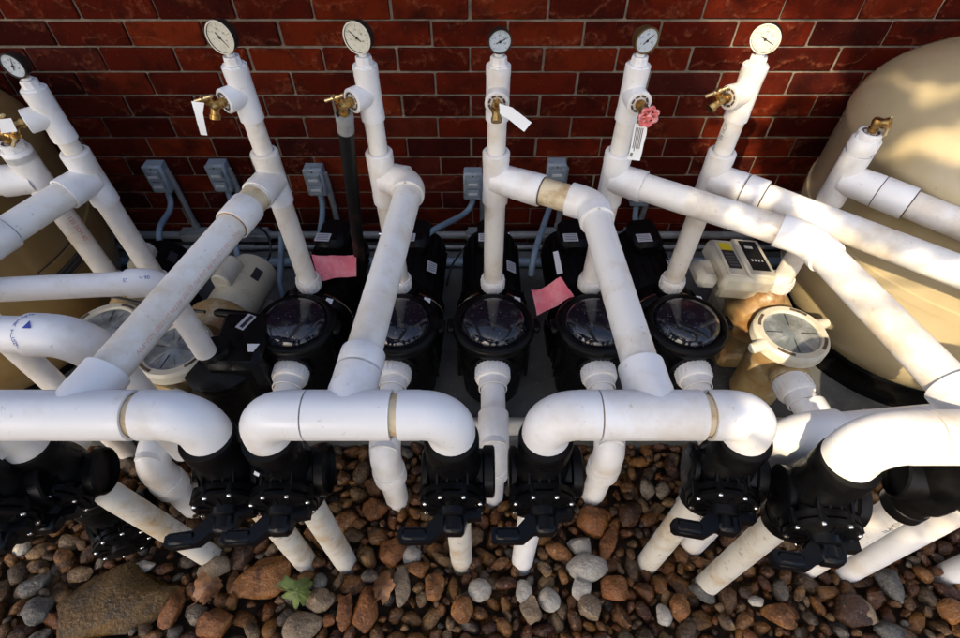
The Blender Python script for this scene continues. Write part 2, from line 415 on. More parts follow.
def tap(root, c, d, kind, spout=None):
    """brass hose bib screwed into a white slotted bushing on the side outlet c, pointing along d"""
    d = V(d).normalized(); c = V(c); up = V((0, 0, 1))
    if abs(d.z) > .9: up = V((0, -1, 0))
    sd = d.cross(up).normalized()
    mb = MB(); mb.lathe([(.018, -.012), (.029, -.012), (.029, .004), (.027, .006), (.0215, .006), (.0215, .0035), (.013, .0035)], c, d, 'pvc', 8 if False else 32)
    for k in range(8):
        a = R(45*k+20); rr = sd*math.cos(a)+up*math.sin(a)
        mb.box(c + rr*.0185 + d*.0048, (.0045, .0025, .0105), 'grime', Matrix((rr, d, rr.cross(d))).transposed())
    mb.build('bushing', root)
    K = .80
    s = V(spout).normalized() if spout else (d*.38 - up*.92).normalized()
    mb = MB()
    mb.lathe([(.0125, -.01), (.0125, .012), (.0155, .0125), (.0155, .020), (.0125, .0205), (.0125, .028), (.015, .034), (.0155, .042), (.013, .050), (0, .052)], c, d, 'brass', 20)
    p = c + d*.038
    mb.sweep([p, p+s*.014, p+s*.024, p+s*.0245, p+s*.037, p+s*.037, p+s*.030], [.0125, .0125, .0125, .0155, .0155, .0125, .012], 'brass', 20, mats=['brass']*5+['grime'])
    st = (up*.8+d*.6).normalized() if kind != 'wheel' else d
    if spout is not None and kind == 'top': st = (sd*.9+up*.2-d*.2).normalized()
    q = p + st*.010
    mb.sweep([p, q, q+st*.012, q+st*.012, q+st*.018, q+st*.018, q+st*.026], [.011, .011, .010, .0125, .0125, .0045, .0045], 'brass', 14)
    mb.v = [c+(v-c)*K for v in mb.v]
    b = mb.build('hose_bib', root)
    h = q+st*.028
    mb = MB()
    if kind == 'wheel':
        n = 7; rr = .025; x = sd; y = st.cross(sd).normalized(); h = q+st*.034
        ring = []
        for k in range(56):
            a = 2*math.pi*k/56; ra = rr*(1+.13*math.cos(n*a)); ring.append(h + (x*math.cos(a)+y*math.sin(a))*ra)
        ring += ring[:1]
        mb.sweep(ring, .0052, 'red_handle', 10, caps=False)
        for k in range(n):
            a = 2*math.pi*k/n; mb.sweep([h, h+(x*math.cos(a)+y*math.sin(a))*rr], .0038, 'red_handle', 8)
        mb.lathe([(.009, -.006), (.009, .005), (.006, .008), (0, .008)], h, st, 'red_handle', 14)
    elif kind == 'key':
        mb.sweep([h-st*.006, h+st*.010], [.006, .005], 'brass', 10)
        ring = [h+st*(.016) + (st*math.cos(2*math.pi*k/20)+sd*math.sin(2*math.pi*k/20))*.0075 for k in range(21)]
        mb.sweep(ring, .0024, 'brass', 8, caps=False)
    else:
        w = V((1, 0, 0.05)) if kind == 'tee' else sd
        w = (w - st*w.dot(st)).normalized()
        mb.sweep([h-w*.034, h-w*.033, h-w*.012, h-w*.010, h+w*.010, h+w*.012, h+w*.029, h+w*.030], [.0035, .0055, .0048, .007, .007, .0048, .0055, .0035], 'brass_light', 12)
        mb.sweep([h-st*.006, h+st*.010], [.006, .0055], 'brass', 10)
    mb.v = [c+(v-c)*K for v in mb.v]
    mb.build('tap_handle', b)
    return c+(p-c)*K, s, c+(h-c)*K
# ------------------------------------------------------------------ one riser line per pump
RS, RU, RR_ = .03025, .0243, .03625       # radius of lower riser, upper riser, run pipe
FS, FU, FR = .0362, .0292, .0430          # their fittings
YR = 1.25; ZT = .775
def riser(label, X, bib_dir, bib_kind, run_dir, face=None, needle=0, dial='dial_cream', case='gauge_case', gr=.027, dz=0, zbot=.34, short=False, ztop=None, spout=None, brlen=.085):
    root = thing('plumbing_line', label, 'pipe line', (X, YR, zbot), 'pipe lines rising from the pumps')
    P = lambda z: V((X, YR, z))
    zt = ZT
    # discharge adapter and lower riser
    mb = MB(); mb.lathe([(RS+.001, .052), (.0375, .052), (.039, .046), (.039, .010), (.036, .006), (.036, -.012)], P(zbot), (0, 0, 1), 'pvc', 32, caps=False)
    for k in range(16):
        a = 2*math.pi*k/16; mb.box(P(zbot+.028)+V((math.cos(a), math.sin(a), 0))*.039, (.003, .006, .03), 'pvc', Matrix.Rotation(a, 3, 'Z'))
    mb.build('adapter', root)
    pipe(root, P(zbot+.01), P(zt-.04), RS, 'riser_pipe', 'pvc_pipe')
    tee(root, P(zt), (0, 0, 1), run_dir, FS, RS, .078, brlen, FR*.985, RR_, .026)
    if short:
        mb = MB(); pz = ztop
        mb.lathe([(RS, zt+.05-pz), (RS, -.03), (FS, -.03), (FS, -.004), (FS-.003, 0), (.0225, .0005), (.0225, .008), (.018, .010), (0, .010)], P(pz), (0, 0, 1), 'pvc', 32, caps=False)
        for k in range(6):
            a = 2*math.pi*k/6; mb.box(P(pz+.004)+V((math.cos(a), math.sin(a), 0))*.027, (.008, .004, .012), 'pvc', Matrix.Rotation(a, 3, 'Z'))
        mb.build('cap', root)
        r = tap(root, P(pz+.012), (0, 0, 1), 'top', spout)
        return root, r
    # reducer, upper riser, upper tee with the tap, cap and gauge
    zu = 1.013+dz
    mb = MB(); mb.lathe([(FS-.001, -.002), (FS-.002, .003), (RU+.002, .005), (RU+.001, .002)], P(zt+.078), (0, 0, 1), 'pvc', 32, caps=False); mb.build('reducer_bushing', root)
    pipe(root, P(zt+.07), P(zu-.05), RU, 'riser_pipe', 'pvc_pipe')
    bd = V(bib_dir).normalized()
    tee(root, P(zu), (0, 0, 1), bd, FU, RU, .066, .045, FU*.98, RU, .022)
    mb = MB(); mb.lathe([(FU-.002, 0), (FU-.003, .006), (.020, .007), (.019, .022), (.017, .024), (.010, .024), (.010, .030), (0, .030)], P(zu+.064), (0, 0, 1), 'pvc', 8, caps=False)
    mb.build('cap', root, 25)
    gauge(root, P(zu+.092), face, needle, dial, case, gr)
    r = tap(root, P(zu)+bd*.049, bd, bib_kind, spout)
    return root, r

def header(root, xl, xr, xt, Y, z, cyan=False, gap=.012, seam_left=False):
    """cross pipe: tee for the run, an elbow turned down at either end"""
    r, rp = .0462, .0390
    ex = .052
    # the elbows
    for sg, x in ((-1, xl), (1, xr)):
        elbow(root, (x, Y, z), (-sg, 0, 0), (0, 0, -1), r, rp, ex, .036 if sg < 0 else .040)
        pipe(root, (x, Y, z-ex-.02), (x, Y, z-ex-.085), rp, 'pipe')
    a = xl+ex+.036; b = xr-ex-.040
    pipe(root, (a-.02, Y, z), (b+.02, Y, z), rp, 'pipe', 'pvc_yellow')
    half = (b-a)/2
    mid = (a+b)/2
    return a, b
def header_tee(root, a, b, xt, Y, z, bd, brlen=.10):
    r, rp = .0462, .0390
    mb = MB(); g0, g1 = a+.003, b-.014
    prof = [(rp+.001, g0+.004), (rp+.0014, g0), (r, g0), (r, g1), (rp+.0014, g1), (rp+.001, g1-.004)]
    mb.lathe(prof, (0, Y, z), (1, 0, 0), mats=['grime', 'pvc', 'pvc', 'pvc', 'grime'], caps=False)
    bd = V(bd).normalized()
    mb.lathe([(r*.97, 0), (r*.99, .05), (.0445, .062), (.0445, brlen), (RR_+.0016, brlen), (RR_+.0012, brlen-.004)], (xt, Y, z), bd, mats=['pvc']*4+['cement'], caps=False)
    return mb.build('tee', root, fix=False)
# R1
x1, x2, x3, x4, x5, xr_, xl_, x0_ = -.57, -.267, .043, .367, .64, 1.0, -1.22, -1.07
YH = .502
print_up = V((.55, -.3, .75))

# first line from the far left: short riser, tap on top, run leaves the picture
rL, tL = riser('short white riser at far left, brass tap on top, red print down its pipe', xl_, None, None, (-.98, -.2, 0), short=True, ztop=.865, spout=(-.75, -.5, .35))
a = V((xl_, YR, ZT)); d = V((-.98, -.2, 0)).normalized(); pipe(rL, a+d*.06, a+d*.9, RR_, 'run_pipe', 'pvc_pipe')
stripe(rL, 'PVC 1120 SCH 40', .018, V((xl_, YR, .70)), (0, 0, -1), (.85, -.5, 0), RS, 'ink_red')
# second line
d0 = V((-.11, -.262, 0)).normalized()
r0, t0 = riser('tall white riser second from left, its dial seen nearly edge on', x0_, (-.75, -.62, 0), 'tee', d0, (-.12, -1, 0), 20, 'dial_blue', dz=-.055)
a = V((x0_, YR, ZT))
pipe(r0, a+d0*.06, a+d0*.27, RR_, 'run_pipe', 'pvc_pipe'); coupling(r0, a+d0*.285, d0, FR, RR_, .075, rim='grime')
pipe(r0, a+d0*.31, a+d0*.34, RR_, 'pipe', 'pvc_old')
c = a+d0*.40; d2 = V((-.75, -.62, -.25)).normalized()
elbow(r0, c, -d0, d2, FR, RR_, .02, .04); pipe(r0, c+d2*.04, c+d2*.9, RR_, 'run_pipe', 'pvc_pipe')
# third line: straight run down to the left header
h1t = V((-.747, YH, ZT)); a = V((x1, YR, ZT)); d1 = (h1t-a).normalized()
r1, t1 = riser('white riser whose straight red-printed run slants to the left crossbar', x1, (-.62, -.79, 0), 'tee', d1, (-.30, -1, .05), 140, 'dial_cream', gr=.0335)
pipe(r1, a+d1*.06, h1t-d1*.05, RR_, 'run_pipe', 'pvc_pipe')
mb = MB(); mb.sweep([a+d1*.092, a+d1*.13], RR_+.0007, 'pvc_yellow', caps=False); mb.build('stained_band', r1)
coupling(r1, a+d1*.172, d1, FR, RR_, .078)
stripe(r1, 'PVC-1120 SCH 40 PR 260 PSI @73F ASTM D-1785 NSF-PW', .0155, a+d1*.235, d1, (.96, .15, .22), RR_, 'ink_red2')
e = header(r1, -.985, -.525, -.747, YH, ZT); header_tee(r1, *e, -.747, YH, ZT, -d1)
# fourth line: elbow just after its tee
r2, t2 = riser('white riser with black hose on its tap and an elbow below', x2, (-.66, -.75, 0), 'tee', (.85, -.25, 0), (-.38, -1, .05), -55, 'dial_cream', gr=.0325, brlen=.072, spout=at(364, 300, Z=.05)-V((x2-.05, YR-.06, 1.0)))
c = V((-.188, 1.222, ZT)); a = V((x2, YR, ZT)); h2t = V((-.244, YH, ZT)); db = (a-c).normalized(); dr = (h2t-c).normalized()
elbow(r2, c, db, dr, FR*1.02, RR_, .040, .012); pipe(r2, c+dr*.03, h2t-dr*.05, RR_, 'run_pipe', 'pvc_pipe')
coupling(r2, h2t-dr*.118, dr, .0445, RR_, .05, 'coupling')
e = header(r2, -.405, -.055, -.244, YH, ZT); header_tee(r2, *e, -.244, YH, ZT, -dr)
# middle line
db = V((.243, -.123, 0)).normalized()
r3, t3 = riser('middle white riser, round blue-grey dial, brass key tap facing forward', x3, (-.06, -1, 0), 'key', db, (.12, -1, 0), 66, 'dial_blue', gr=.0255, brlen=.088, spout=(0, -.75, -.66))
a = V((x3, YR, ZT)); c = V((.292, 1.124, ZT)); h3t = V((.32, YH, ZT)); dr = (h3t-c).normalized()
coupling(r3, a+db*.112, db, FR, RR_, .05, rim='grime'); pipe(r3, a+db*.06, c-db*.02, RR_, 'run_pipe', 'pvc_yellow')
elbow(r3, c, -db, dr, FR*1.02, RR_, .030, .034); pipe(r3, c+dr*.03, h3t-dr*.05, RR_, 'run_pipe', 'pvc_pipe')
e = header(r3, .127, .508, .32, YH, ZT); header_tee(r3, *e, .32, YH, ZT, -dr, .11)
# fifth line
zh4 = .82; YH4 = .433; h4t = V((.872, YH4, zh4)); c = V((.80, .99, ZT)); a = V((x4, YR, ZT)); db = (c-a).normalized()
r4, t4 = riser('white riser with the red wheel tap and a brass-rimmed dial', x4, (.14, -1, 0), 'wheel', db, (.26, -1, 0), 50, 'dial_blue', 'gauge_case_brass')
dr = (h4t-c).normalized(); pipe(r4, a+db*.06, c-db*.02, RR_, 'run_pipe', 'pvc_pipe')
elbow(r4, c, -db, dr, FR*.97, RR_, .046, .026); pipe(r4, c+dr*.03, h4t-dr*.05, RR_, 'run_pipe', 'pvc_pipe')
e = header(r4, .658, 1.10, .872, YH4, zh4); header_tee(r4, *e, .872, YH4, zh4, -dr, .11)
# sixth line
db = V((.46, -.373, 0)).normalized()
r5, t5 = riser('white riser with sunlit dial and brass tap turned left', x5, (-.9, -.44, 0), 'tee', db, (-.55, -.85, 0), 110, 'dial_cream', gr=.030, spout=(-.75, -.35, -.55))
a = V((x5, YR, ZT)); coupling(r5, a+db*.115, db, FR, RR_, .05, rim='grime'); pipe(r5, a+db*.06, a+db*1.3, RR_, 'run_pipe', 'pvc_pipe')
stripe(r5, 'SCH 40', .014, V((x5, YR, .94)), (0, 0, -1), (-.93, -.36, 0), RU, 'ink_grey')
# last line
db = V((.20, -.2, 0)).normalized()
r6, t6 = riser('short white riser at right in front of the tan tank brass tap on top', xr_, None, None, db, short=True, ztop=.895, spout=(.55, -.75, .35), brlen=.09)
a = V((xr_, YR, ZT)); coupling(r6, a+db*.13, db, FR, RR_, .075, rim='grime'); pipe(r6, a+db*.06, a+db*1.2, RR_, 'run_pipe', 'pvc_pipe')

# ------------------------------------------------------------------ pipes at the left that come in from outside the frame
rr = .0302
root = thing('white_pipe', 'white pipe entering at left that elbows down between the two cream pumps', 'pipe', (-.80, .95, .40))
c = V((-.79, .93, .69)); dl = V((-1, -.07, 0)).normalized()
elbow(root, c, dl, (0, 0, -1), .0362, rr, .045, .03); pipe(root, c+dl*.05, c+dl*1.2, rr); pipe(root, c-V((0, 0, .05)), (c.x, c.y, .405), rr)
stripe(root, 'ELBOW 90', .013, c+dl*.072+V((0, 0, 0)), (0.97, .2, 0), (-.1, -.6, .8), .0364, 'ink_blue')
root = thing('white_pipe', 'thick white pipe at left edge with blue lettering, elbowing down behind the left crossbar', 'pipe', (-.80, .66, .3))
c = at(86, 336, Z=.76); dl = V((-1, 0.03, 0)); rb, pb = .0462, .039
elbow(root, c, dl, (0.0, -.0, -1), rb, pb, .082, .036); pipe(root, c+dl*.08, c+dl*.9, pb); pipe(root, c-V((0, 0, .07)), c-V((0, 0, .5)), pb)
for k, ch in enumerate('WATER TIGHT'):
    ang = R(118-13.2*k); off = V((math.cos(ang), math.sin(ang), 0))*.034
    x = off.x; y = off.y; zz = math.sqrt(max(rb*rb-min(y*y, rb*rb*.9), 0))
    stripe(root, ch, .0125, c+dl*.092+V((-abs(0)-.0+.0*x, 0, 0))+V((-.028*math.sin(R(30+10*k)), 0, 0)), (.25, 0, 0), (0, -math.sin(R(-25+9.5*k)), math.cos(R(-25+9.5*k))), rb, 'ink_blue')
mb = MB(); mb.prism([(-.009, -.008), (.009, -.008), (0, .009)], .0008, c+dl*.088+V((0, -.0100, .0452)), (1, 0, 0), (0, .97, .22), 'ink_blue'); mb.build('printed_arrow', root, 0)
root = thing('white_elbow', 'white elbow end under the left crossbar at the left edge, turned down into a valve', 'pipe elbow', (-.955, .535, .60))
elbow(root, (-.955, .535, .672), (-1, 0, 0), (0, 0, -1), .0462, .039, .052, .040); pipe(root, (-.955+-.07, .535, .672), (-1.5, .535, .672), .039); pipe(root, (-.955, .535, .61), (-.955, .535, .55), .039)
p = at(42, 372, Z=.42)
root = thing('white_pipe', 'grey-white upright pipe at far left under the blue-lettered elbow', 'pipe', (p.x, p.y, -.09)); pipe(root, (p.x, p.y, -.09), (p.x, p.y, .64), .0302)
# ------------------------------------------------------------------ valves and the pipes below them
def make_valve():
    root = thing('diverter_valve', '', 'valve', (0, 0, 0), 'black diverter valves along the front')
    mb = MB(); r = .0515
    mb.lathe([(.0395, .272), (.0400, .279), (r, .279), (r+.002, .274), (r+.002, .236), (.048, .230), (.0495, .20), (.056, .185), (.0585, .165), (.0585, .095), (.056, .075), (.047, .062), (.045, .03), (.047, .028), (.047, 0), (.033, 0)], (0, 0, 0), (0, 0, 1), 'black', 40, caps=False)
    mb.lathe([(.048, 0), (.048, .060), (.0545, .064), (.0545, .082), (.050, .086), (.049, .072), (0, .072)], (0, 0, .13), (1, 0, 0), 'black', 36)
    mb.lathe([(.048, 0), (.048, .048), (.0525, .052), (.0525, .062), (.046, .066), (0, .066)], (0, 0, .13), (-1, 0, 0), 'black', 36)
    mb.lathe([(.056, 0), (.056, .052), (.068, .054), (.068, .066), (.058, .068)], (0, 0, .13), (0, -1, 0), 'black', 40)
    for k in range(8):
        a = R(45*k+22.5); p = V((math.cos(a)*.0615, -.045, .13+math.sin(a)*.0615)); mb.lathe([(.0085, 0), (.0085, .03)], p, (0, -1, 0), 'black', 10)
    for k in range(4): mb.box((-.03+.02*k, -.03, .19), (.004, .05, .03), 'black', Matrix.Rotation(R(20), 3, 'X'))
    mb.build('valve_body', root)
    mb = MB()
    mb.lathe([(.058, 0), (.066, .002), (.066, .010), (.056, .013), (.030, .016), (.027, .030), (.022, .033), (0, .033)], (0, -.069, .13), (0, -1, 0), 'black', 36)
    for k in range(12):
        a = R(30*k); mb.box((math.cos(a)*.043, -.083, .13+math.sin(a)*.043), (.022, .006, .004), 'black', Matrix.Rotation(-a, 3, 'Y'))
    cv = mb.build('bonnet', root)
    for k in range(8):
        a = R(45*k+22.5); mb = MB(); p = V((math.cos(a)*.0600, -.079, .13+math.sin(a)*.0600))
        mb.lathe([(.0052, 0), (.0052, .003), (.0035, .0048), (0, .0052)], p, (0, -1, 0), 'steel', 10); mb.build('screw', cv)
    mb = MB()
    prof = [(.058, -.084), (.030, -.084), (-.022, -.084), (-.034, -.100), (-.054, -.122), (-.098, -.122), (-.105, -.127), (-.105, -.144), (-.098, -.149), (-.042, -.149), (-.020, -.132), (.024, -.128), (.030, -.106), (.058, -.103)]
    mb.prism(prof, .024, (0, 0, .118), (1, 0, 0), (0, 1, 0), 'handle')
    mb.lathe([(.020, 0), (.020, .034), (.012, .038), (0, .038)], (0, -.090, .13), (0, -1, 0), 'handle', 20)
    mb.box((-.073, -.1355, .130), (.056, .030, .031), 'handle', bev=.008); mb.box((.003, -.116, .130), (.042, .036, .034), 'handle', bev=.006)
    mb.build('handle', root)
    return root
valves = [(-.955, .535, .325, 6, 'black valve under the left crossbar, big round side cap facing right'),
          (-.525, YH-.006, .425, 8, 'black valve under the right elbow of the left crossbar'),
          (-.405, YH-.006, .425, 3, 'black valve under the left elbow of the second crossbar, white chip above it'),
          (-.055, YH-.006, .425, 0, 'black valve under right elbow of second crossbar, left of the middle'),
          (.127, YH-.006, .425, 0, 'black valve under the left elbow of the middle crossbar'),
          (.508, YH-.006, .425, -10, 'black valve under the right elbow of the middle crossbar, stained pipe below it'),
          (.658, YH4-.006, .465, -8, 'black valve under the sunlit elbow at right, printed pipe to its left'),
          (.985, YH4+.05, .40, 165, 'black valve cut off by the right edge of the picture')]
v0 = make_valve()
vroots = []
for i, (x, y, z, rz, lab) in enumerate(valves):
    o = v0 if i == 0 else copy_tree(v0)
    o.location = (x, y, z); o.rotation_euler = (0, 0, R(rz)); o['label'] = lab; vroots.append(o)
for (px, py, z, rz, lab) in ((120, 520, -.01, 30, 'low black valve among the dark stones under the left crossbar'), (8, 492, .40, 20, 'black valve at the very left edge with its lever pointing left')):
    pz_ = z; o = copy_tree(v0); p = at(px, py, Z=z+.13); o.location = (p.x, p.y, z); o.rotation_euler = (0, 0, R(rz)); o['label'] = lab; vroots.append(o)
    if pz_ == -.01:
        for ch in list(o.children):
            if ch.name.startswith('handle'): bpy.data.objects.remove(ch)
drops = [(0, 'white drop pipe slanting right below the leftmost big valve', 'pvc_old', None),
         (1, 'white drop pipe with red print below the left crossbar', 'pvc_old', ('PVC-1120-SCH40', 'ink_red', .022, (.30, -.9, 0), .10)),
         (2, 'plain white drop pipe beside the red-printed one', 'pvc_old', None),
         (3, 'white drop pipe with small black figures below the second crossbar', 'pvc_old', ('2  1', 'ink_black', .03, (.2, -.98, 0), .13)),
         (4, 'clean white drop pipe below the middle crossbar left elbow', 'pvc', None),
         (5, 'white drop pipe smeared with yellow-brown stain at right of middle', 'pvc_old', None),
         (6, 'white drop pipe with a long line of black print at right', 'pvc_old', ('2" PVC-1120 SCH 40 PR 280 PSI NSF-PW ASTM D-1785', 'ink_grey', .020, (.86, -.5, 0), .36)),
         (7, 'thick white drop pipe at lower right with a short black stamp', 'pvc_pipe', ('NSF-PW', 'ink_black', .022, (-.2, -.98, 0), .26))]
for i, lab, mt, tx in drops:
    x, y, z = valves[i][:3]
    root = thing('drop_pipe', lab, 'pipe', (x, y, -.10), 'pipes dropping from the valves into the stones')
    pipe(root, (x+(.155 if i == 0 else 0), y-(.03 if i == 0 else 0), -.10), (x+(.03 if i == 0 else 0), y, z+(.06 if i == 0 else .03)), .0318, 'pipe', mt)
    if tx: stripe(root, tx[0], tx[2], (x, y, z-.02), (0, 0, -1), tx[3], .0318, tx[1], sx=.92)
for (x, y, lab) in ((1.095, .468, 'white drop pipe close behind the stamped thick one at lower right'), (1.39, .46, 'white drop pipe end at the lower right corner, apart from the others'), (-1.12, .62, 'white pipe stub at the left edge among the dark stones')):
    root = thing('drop_pipe', lab, 'pipe', (x, y, -.10), 'pipes dropping from the valves into the stones'); pipe(root, (x, y, -.10), (x, y, .52 if x > 0 else .12), .0318)

# ------------------------------------------------------------------ pumps
def lid_shape(root, c, r, dome=True):
    pass
def make_black_pump():
    root = thing('pool_pump', '', 'pump', (0, 0, 0), 'black pumps in a row')
    # strainer pot, local frame: riser stands at (0, .165), wall towards +Y
    mb = MB()
    mb.lathe([(.078, .02), (.092, .03), (.098, .12), (.104, .20), (.108, .30), (.116, .318), (.116, .332), (.10, .334)], (0, 0, 0), (0, 0, 1), 'black', 40)
    mb.box((0, .03, .13), (.18, .15, .2), 'black', bev=.02)
    mb.lathe([(.060, 0), (.060, .096), (.066, .098), (.066, .112), (.05, .114)], (0, 0, .27), (0, -1, 0), 'black', 32)
    for s in (-1, 1):
        for k in range(3): mb.box((s*.104, -.03+.03*k, .2), (.012, .006, .16), 'black')
    mb.build('strainer_pot', root)
    mb = MB(); mb.lathe([(.105, .326), (.118, .328), (.1215, .336), (.1215, .352), (.117, .360), (.108, .364), (.097, .362), (.095, .356)], (0, 0, 0), (0, 0, 1), 'black', 48, caps=False)
    for s in (-1, 1): mb.box((s*.124, .0, .345), (.026, .05, .022), 'black', bev=.006)
    ring = mb.build('lid_ring', root)
    mb = MB(); prof = [(.0955, .357), (.092, .366)]
    for k in range(1, 11):
        a = R(9*k); prof.append((.090*math.cos(a), .367+.030*math.sin(a)))
    mb.lathe(prof, (0, 0, 0), (0, 0, 1), 'dome', 48, caps=False)
    mb.build('clear_lid', root)
    # volute with clamp band and feet
    mb = MB(); mb.lathe([(.06, 0), (.108, .006), (.116, .02), (.116, .075), (.104, .095), (.09, .10)], (0, .115, .215), (0, 1, 0), 'black', 48)
    mb.lathe([(.046, .18), (.046, .325), (.040, .345)], (0, .165, 0), (0, 0, 1), 'black', 28)
    mb.box((0, .19, .04), (.2, .16, .08), 'black', bev=.015)
    for k in range(8): mb.sweep([(-.1+.0286*k, .150, .345-abs(-.1+.0286*k)*.55), (-.1+.0286*k, .20, .335-abs(-.1+.0286*k)*.6)], .004, 'black', 6)
    vol = mb.build('volute', root)
    mb = MB(); mb.lathe([(.1165, .032), (.1195, .033), (.1195, .036), (.1165, .037)], (0, .115, .215), (0, 1, 0), 'steel', 56, caps=False); mb.build('clamp_band', vol)
    mb = MB(); mb.lathe([(.07, .21), (.092, .22), (.097, .235), (.097, .50), (.09, .52), (.05, .525)], (0, 0, .20), (0, 1, 0), 'motor_black', 36)
    for k in range(20):
        a = R(18*k); mb.box((math.cos(a)*.099, .37, .2+math.sin(a)*.099), (.008, .22, .004), 'motor_black', Matrix.Rotation(-a, 3, 'Y'))
    mb.box((0, .36, .05), (.15, .2, .1), 'motor_black', bev=.01)
    mot = mb.build('motor', root)
    mb = MB(); mb.box((.0, .44, .315), (.10, .15, .075), 'motor_black', bev=.02); bx = mb.build('terminal_box', mot)
    mb = MB(); mb.box((-.02, .395, .354), (.05, .04, .0015), 'plate'); 
    for k in range(4): mb.box((-.02, .383+.008*k, .3552), (.04, .002, .0006), 'ink_black')
    mb.build('rating_plate', mot)
    mb = MB(); mb.box((.066, .31, .2905), (.035, .05, .0015), 'plate', Matrix.Rotation(R(32), 3, 'Y'))
    for k in range(4): mb.box((.0668, .295+.01*k, .2915), (.026, .002, .0006), 'ink_black', Matrix.Rotation(R(32), 3, 'Y'))
    mb.build('rating_plate', mot)
    mb = MB(); mb.box((.075, .098, .3475), (.02, .03, .0015), 'plate_white', Matrix.Rotation(R(20), 3, 'Y')); mb.build('sticker', root)
    return root
bp = make_black_pump()
labs = ['black pump with a lever on its lid ring, right of the cream motor', 'black pump half hidden by the second run, black hose behind it', 'black pump in the middle of the row, its clear lid fully in view', 'black pump with pink paper on its motor, lid partly behind the third run', 'black pump beside the tan one, rightmost black lid in the row']
for i, (x, rz) in enumerate(((x1-.012, -4), (x2+.01, -2), (x3, 0), (x4, 2), (x5+.01, 4))):
    o = bp if i == 0 else copy_tree(bp)
    o.scale = (1.07, 1.05, 1); o.location = (x, YR-.168, 0); o.rotation_euler = (0, 0, R(rz)); o['label'] = labs[i]
    if i == 0: first = o
mb = MB(); mb.sweep([V((-.10, .01, .355)), V((-.15, .015, .362)), V((-.235, .02, .362)), V((-.245, .02, .36))], [.012, .014, .013, .009], 'black', 12)
for i, p in enumerate(mb.v): mb.v[i] = p
hd = mb.build('lid_lever', None); hd.parent = first

def make_cream_pump(drive=False, neck=True):
    root = thing('pool_pump', '', 'pump', (0, 0, 0), 'cream and tan pumps at both ends')
    mb = MB(); mb.lathe([(.07, .02), (.078, .04), (.080, .16), (.088, .24), (.094, .31), (.10, .325), (.09, .33)], (0, 0, 0), (0, 0, 1), 'tan_pot', 40)
    mb.lathe([(.052, 0), (.052, .098), (.058, .10), (.058, .116), (.046, .118)], (0, 0, .262), (0, -1, 0), 'tan_pot', 32)
    mb.build('strainer_pot', root)
    mb = MB(); mb.lathe([(.108, .318), (.112, .320), (.112, .350), (.104, .360), (.086, .360), (.083, .356), (.083, .35)], (0, 0, 0), (0, 0, 1), 'cream', 48, caps=False)
    for s in (0, 1):
        a = R(25+180*s); d = V((math.cos(a), math.sin(a), 0))
        mb.sweep([d*.10+V((0, 0, .340)), d*.125+V((0, 0, .340)), d*.145+V((0, 0, .340)), d*.152+V((0, 0, .340))], [.022, .018, .016, .008], 'cream', 14)
    for k in range(4):
        a0 = R(90*k+50)
        for q in range(6):
            a = a0+R(5*q); d = V((math.cos(a), math.sin(a), 0)); mb.box(d*.096+V((0, 0, .3605)), (.009, .0092, .002), 'grime', Matrix.Rotation(a, 3, 'Z'))
    rg = mb.build('lid_ring', root)
    mb = MB(); mb.lathe([(.084, .352), (.07, .354), (.03, .354), (.022, .358), (0, .359)], (0, 0, 0), (0, 0, 1), 'pane', 40, caps=False)
    for k in range(12):
        a = R(30*k); d = V((math.cos(a), math.sin(a), 0)); mb.box(d*.052+V((0, 0, .3545)), (.05, .0025, .002), 'plate_dark' if k % 3 == 0 else 'pane', Matrix.Rotation(a, 3, 'Z'))
    mb.build('clear_lid', root)
    mb = MB(); mb.lathe([(.05, 0), (.09, .01), (.112, .04), (.112, .09), (.095, .12), (.08, .125)], (0, .13, .215), (0, 1, 0), 'tan_pot', 44)
    if neck: mb.lathe([(.058, .18), (.056, .30), (.042, .338), (.036, .345)], (0, .19, 0), (0, 0, 1), 'tan_pot', 28)
    mb.box((0, .19, .04), (.18, .16, .08), 'tan_pot', bev=.015); mb.build('volute', root)
    mb = MB(); mt = 'cream_motor'
    mb.lathe([(.06, .25), (.08, .262), (.086, .28), (.086, .47), (.08, .492), (.045, .50)], (0, 0, .215), (0, 1, 0), mt, 40)
    mb.box((0, .36, .06), (.13, .16, .12), mt, bev=.01)
    mo = mb.build('motor', root)
    if not drive:
        mb = MB(); mb.sweep([(-.02, .315, .315), (-.02, .32, .315), (-.02, .42, .315), (-.02, .425, .315)], [.028, .034, .034, .028], 'cream', 20)
        mb.box((-.02, .37, .285), (.068, .115, .06), 'cream', bev=.008); mb.build('capacitor_cover', mo)
        mb = MB(); mb.box((.060, .41, .277), (.03, .05, .0015), 'plate_dark', Matrix.Rotation(R(45), 3, 'Y')); mb.build('rating_plate', mo)
    return root, mo
cp, _ = make_cream_pump(neck=False)
cp.location = (-.925, .985, 0); cp.rotation_euler = (0, 0, R(-8)); cp['label'] = 'cream-ringed pump in front of the cream motor, lid half under the red-printed run'
o, _ = make_cream_pump(); o.location = (-1.165, 1.06, 0); o.rotation_euler = (0, 0, R(6)); o['label'] = 'cream-ringed pump at far left, its lid behind the white elbow pipe'
for ch in o.children:      # its motor is dark
    if ch.name.startswith('motor'):
        ch.data = ch.data.copy(); ch.data.materials.clear(); ch.data.materials.append(M['motor_black'])
pr, mo = make_cream_pump(True)
pr.location = (.965, 1.045, 0); pr.rotation_euler = (0, 0, R(-4)); pr['label'] = 'tan pump at right with a cream lid ring and a control box on its motor'
rot = Matrix.Rotation(R(6), 3, 'Z') @ Matrix.Rotation(R(8), 3, 'Y')
def cb(p): return rot @ V(p) + V((-.105, .27, .375))
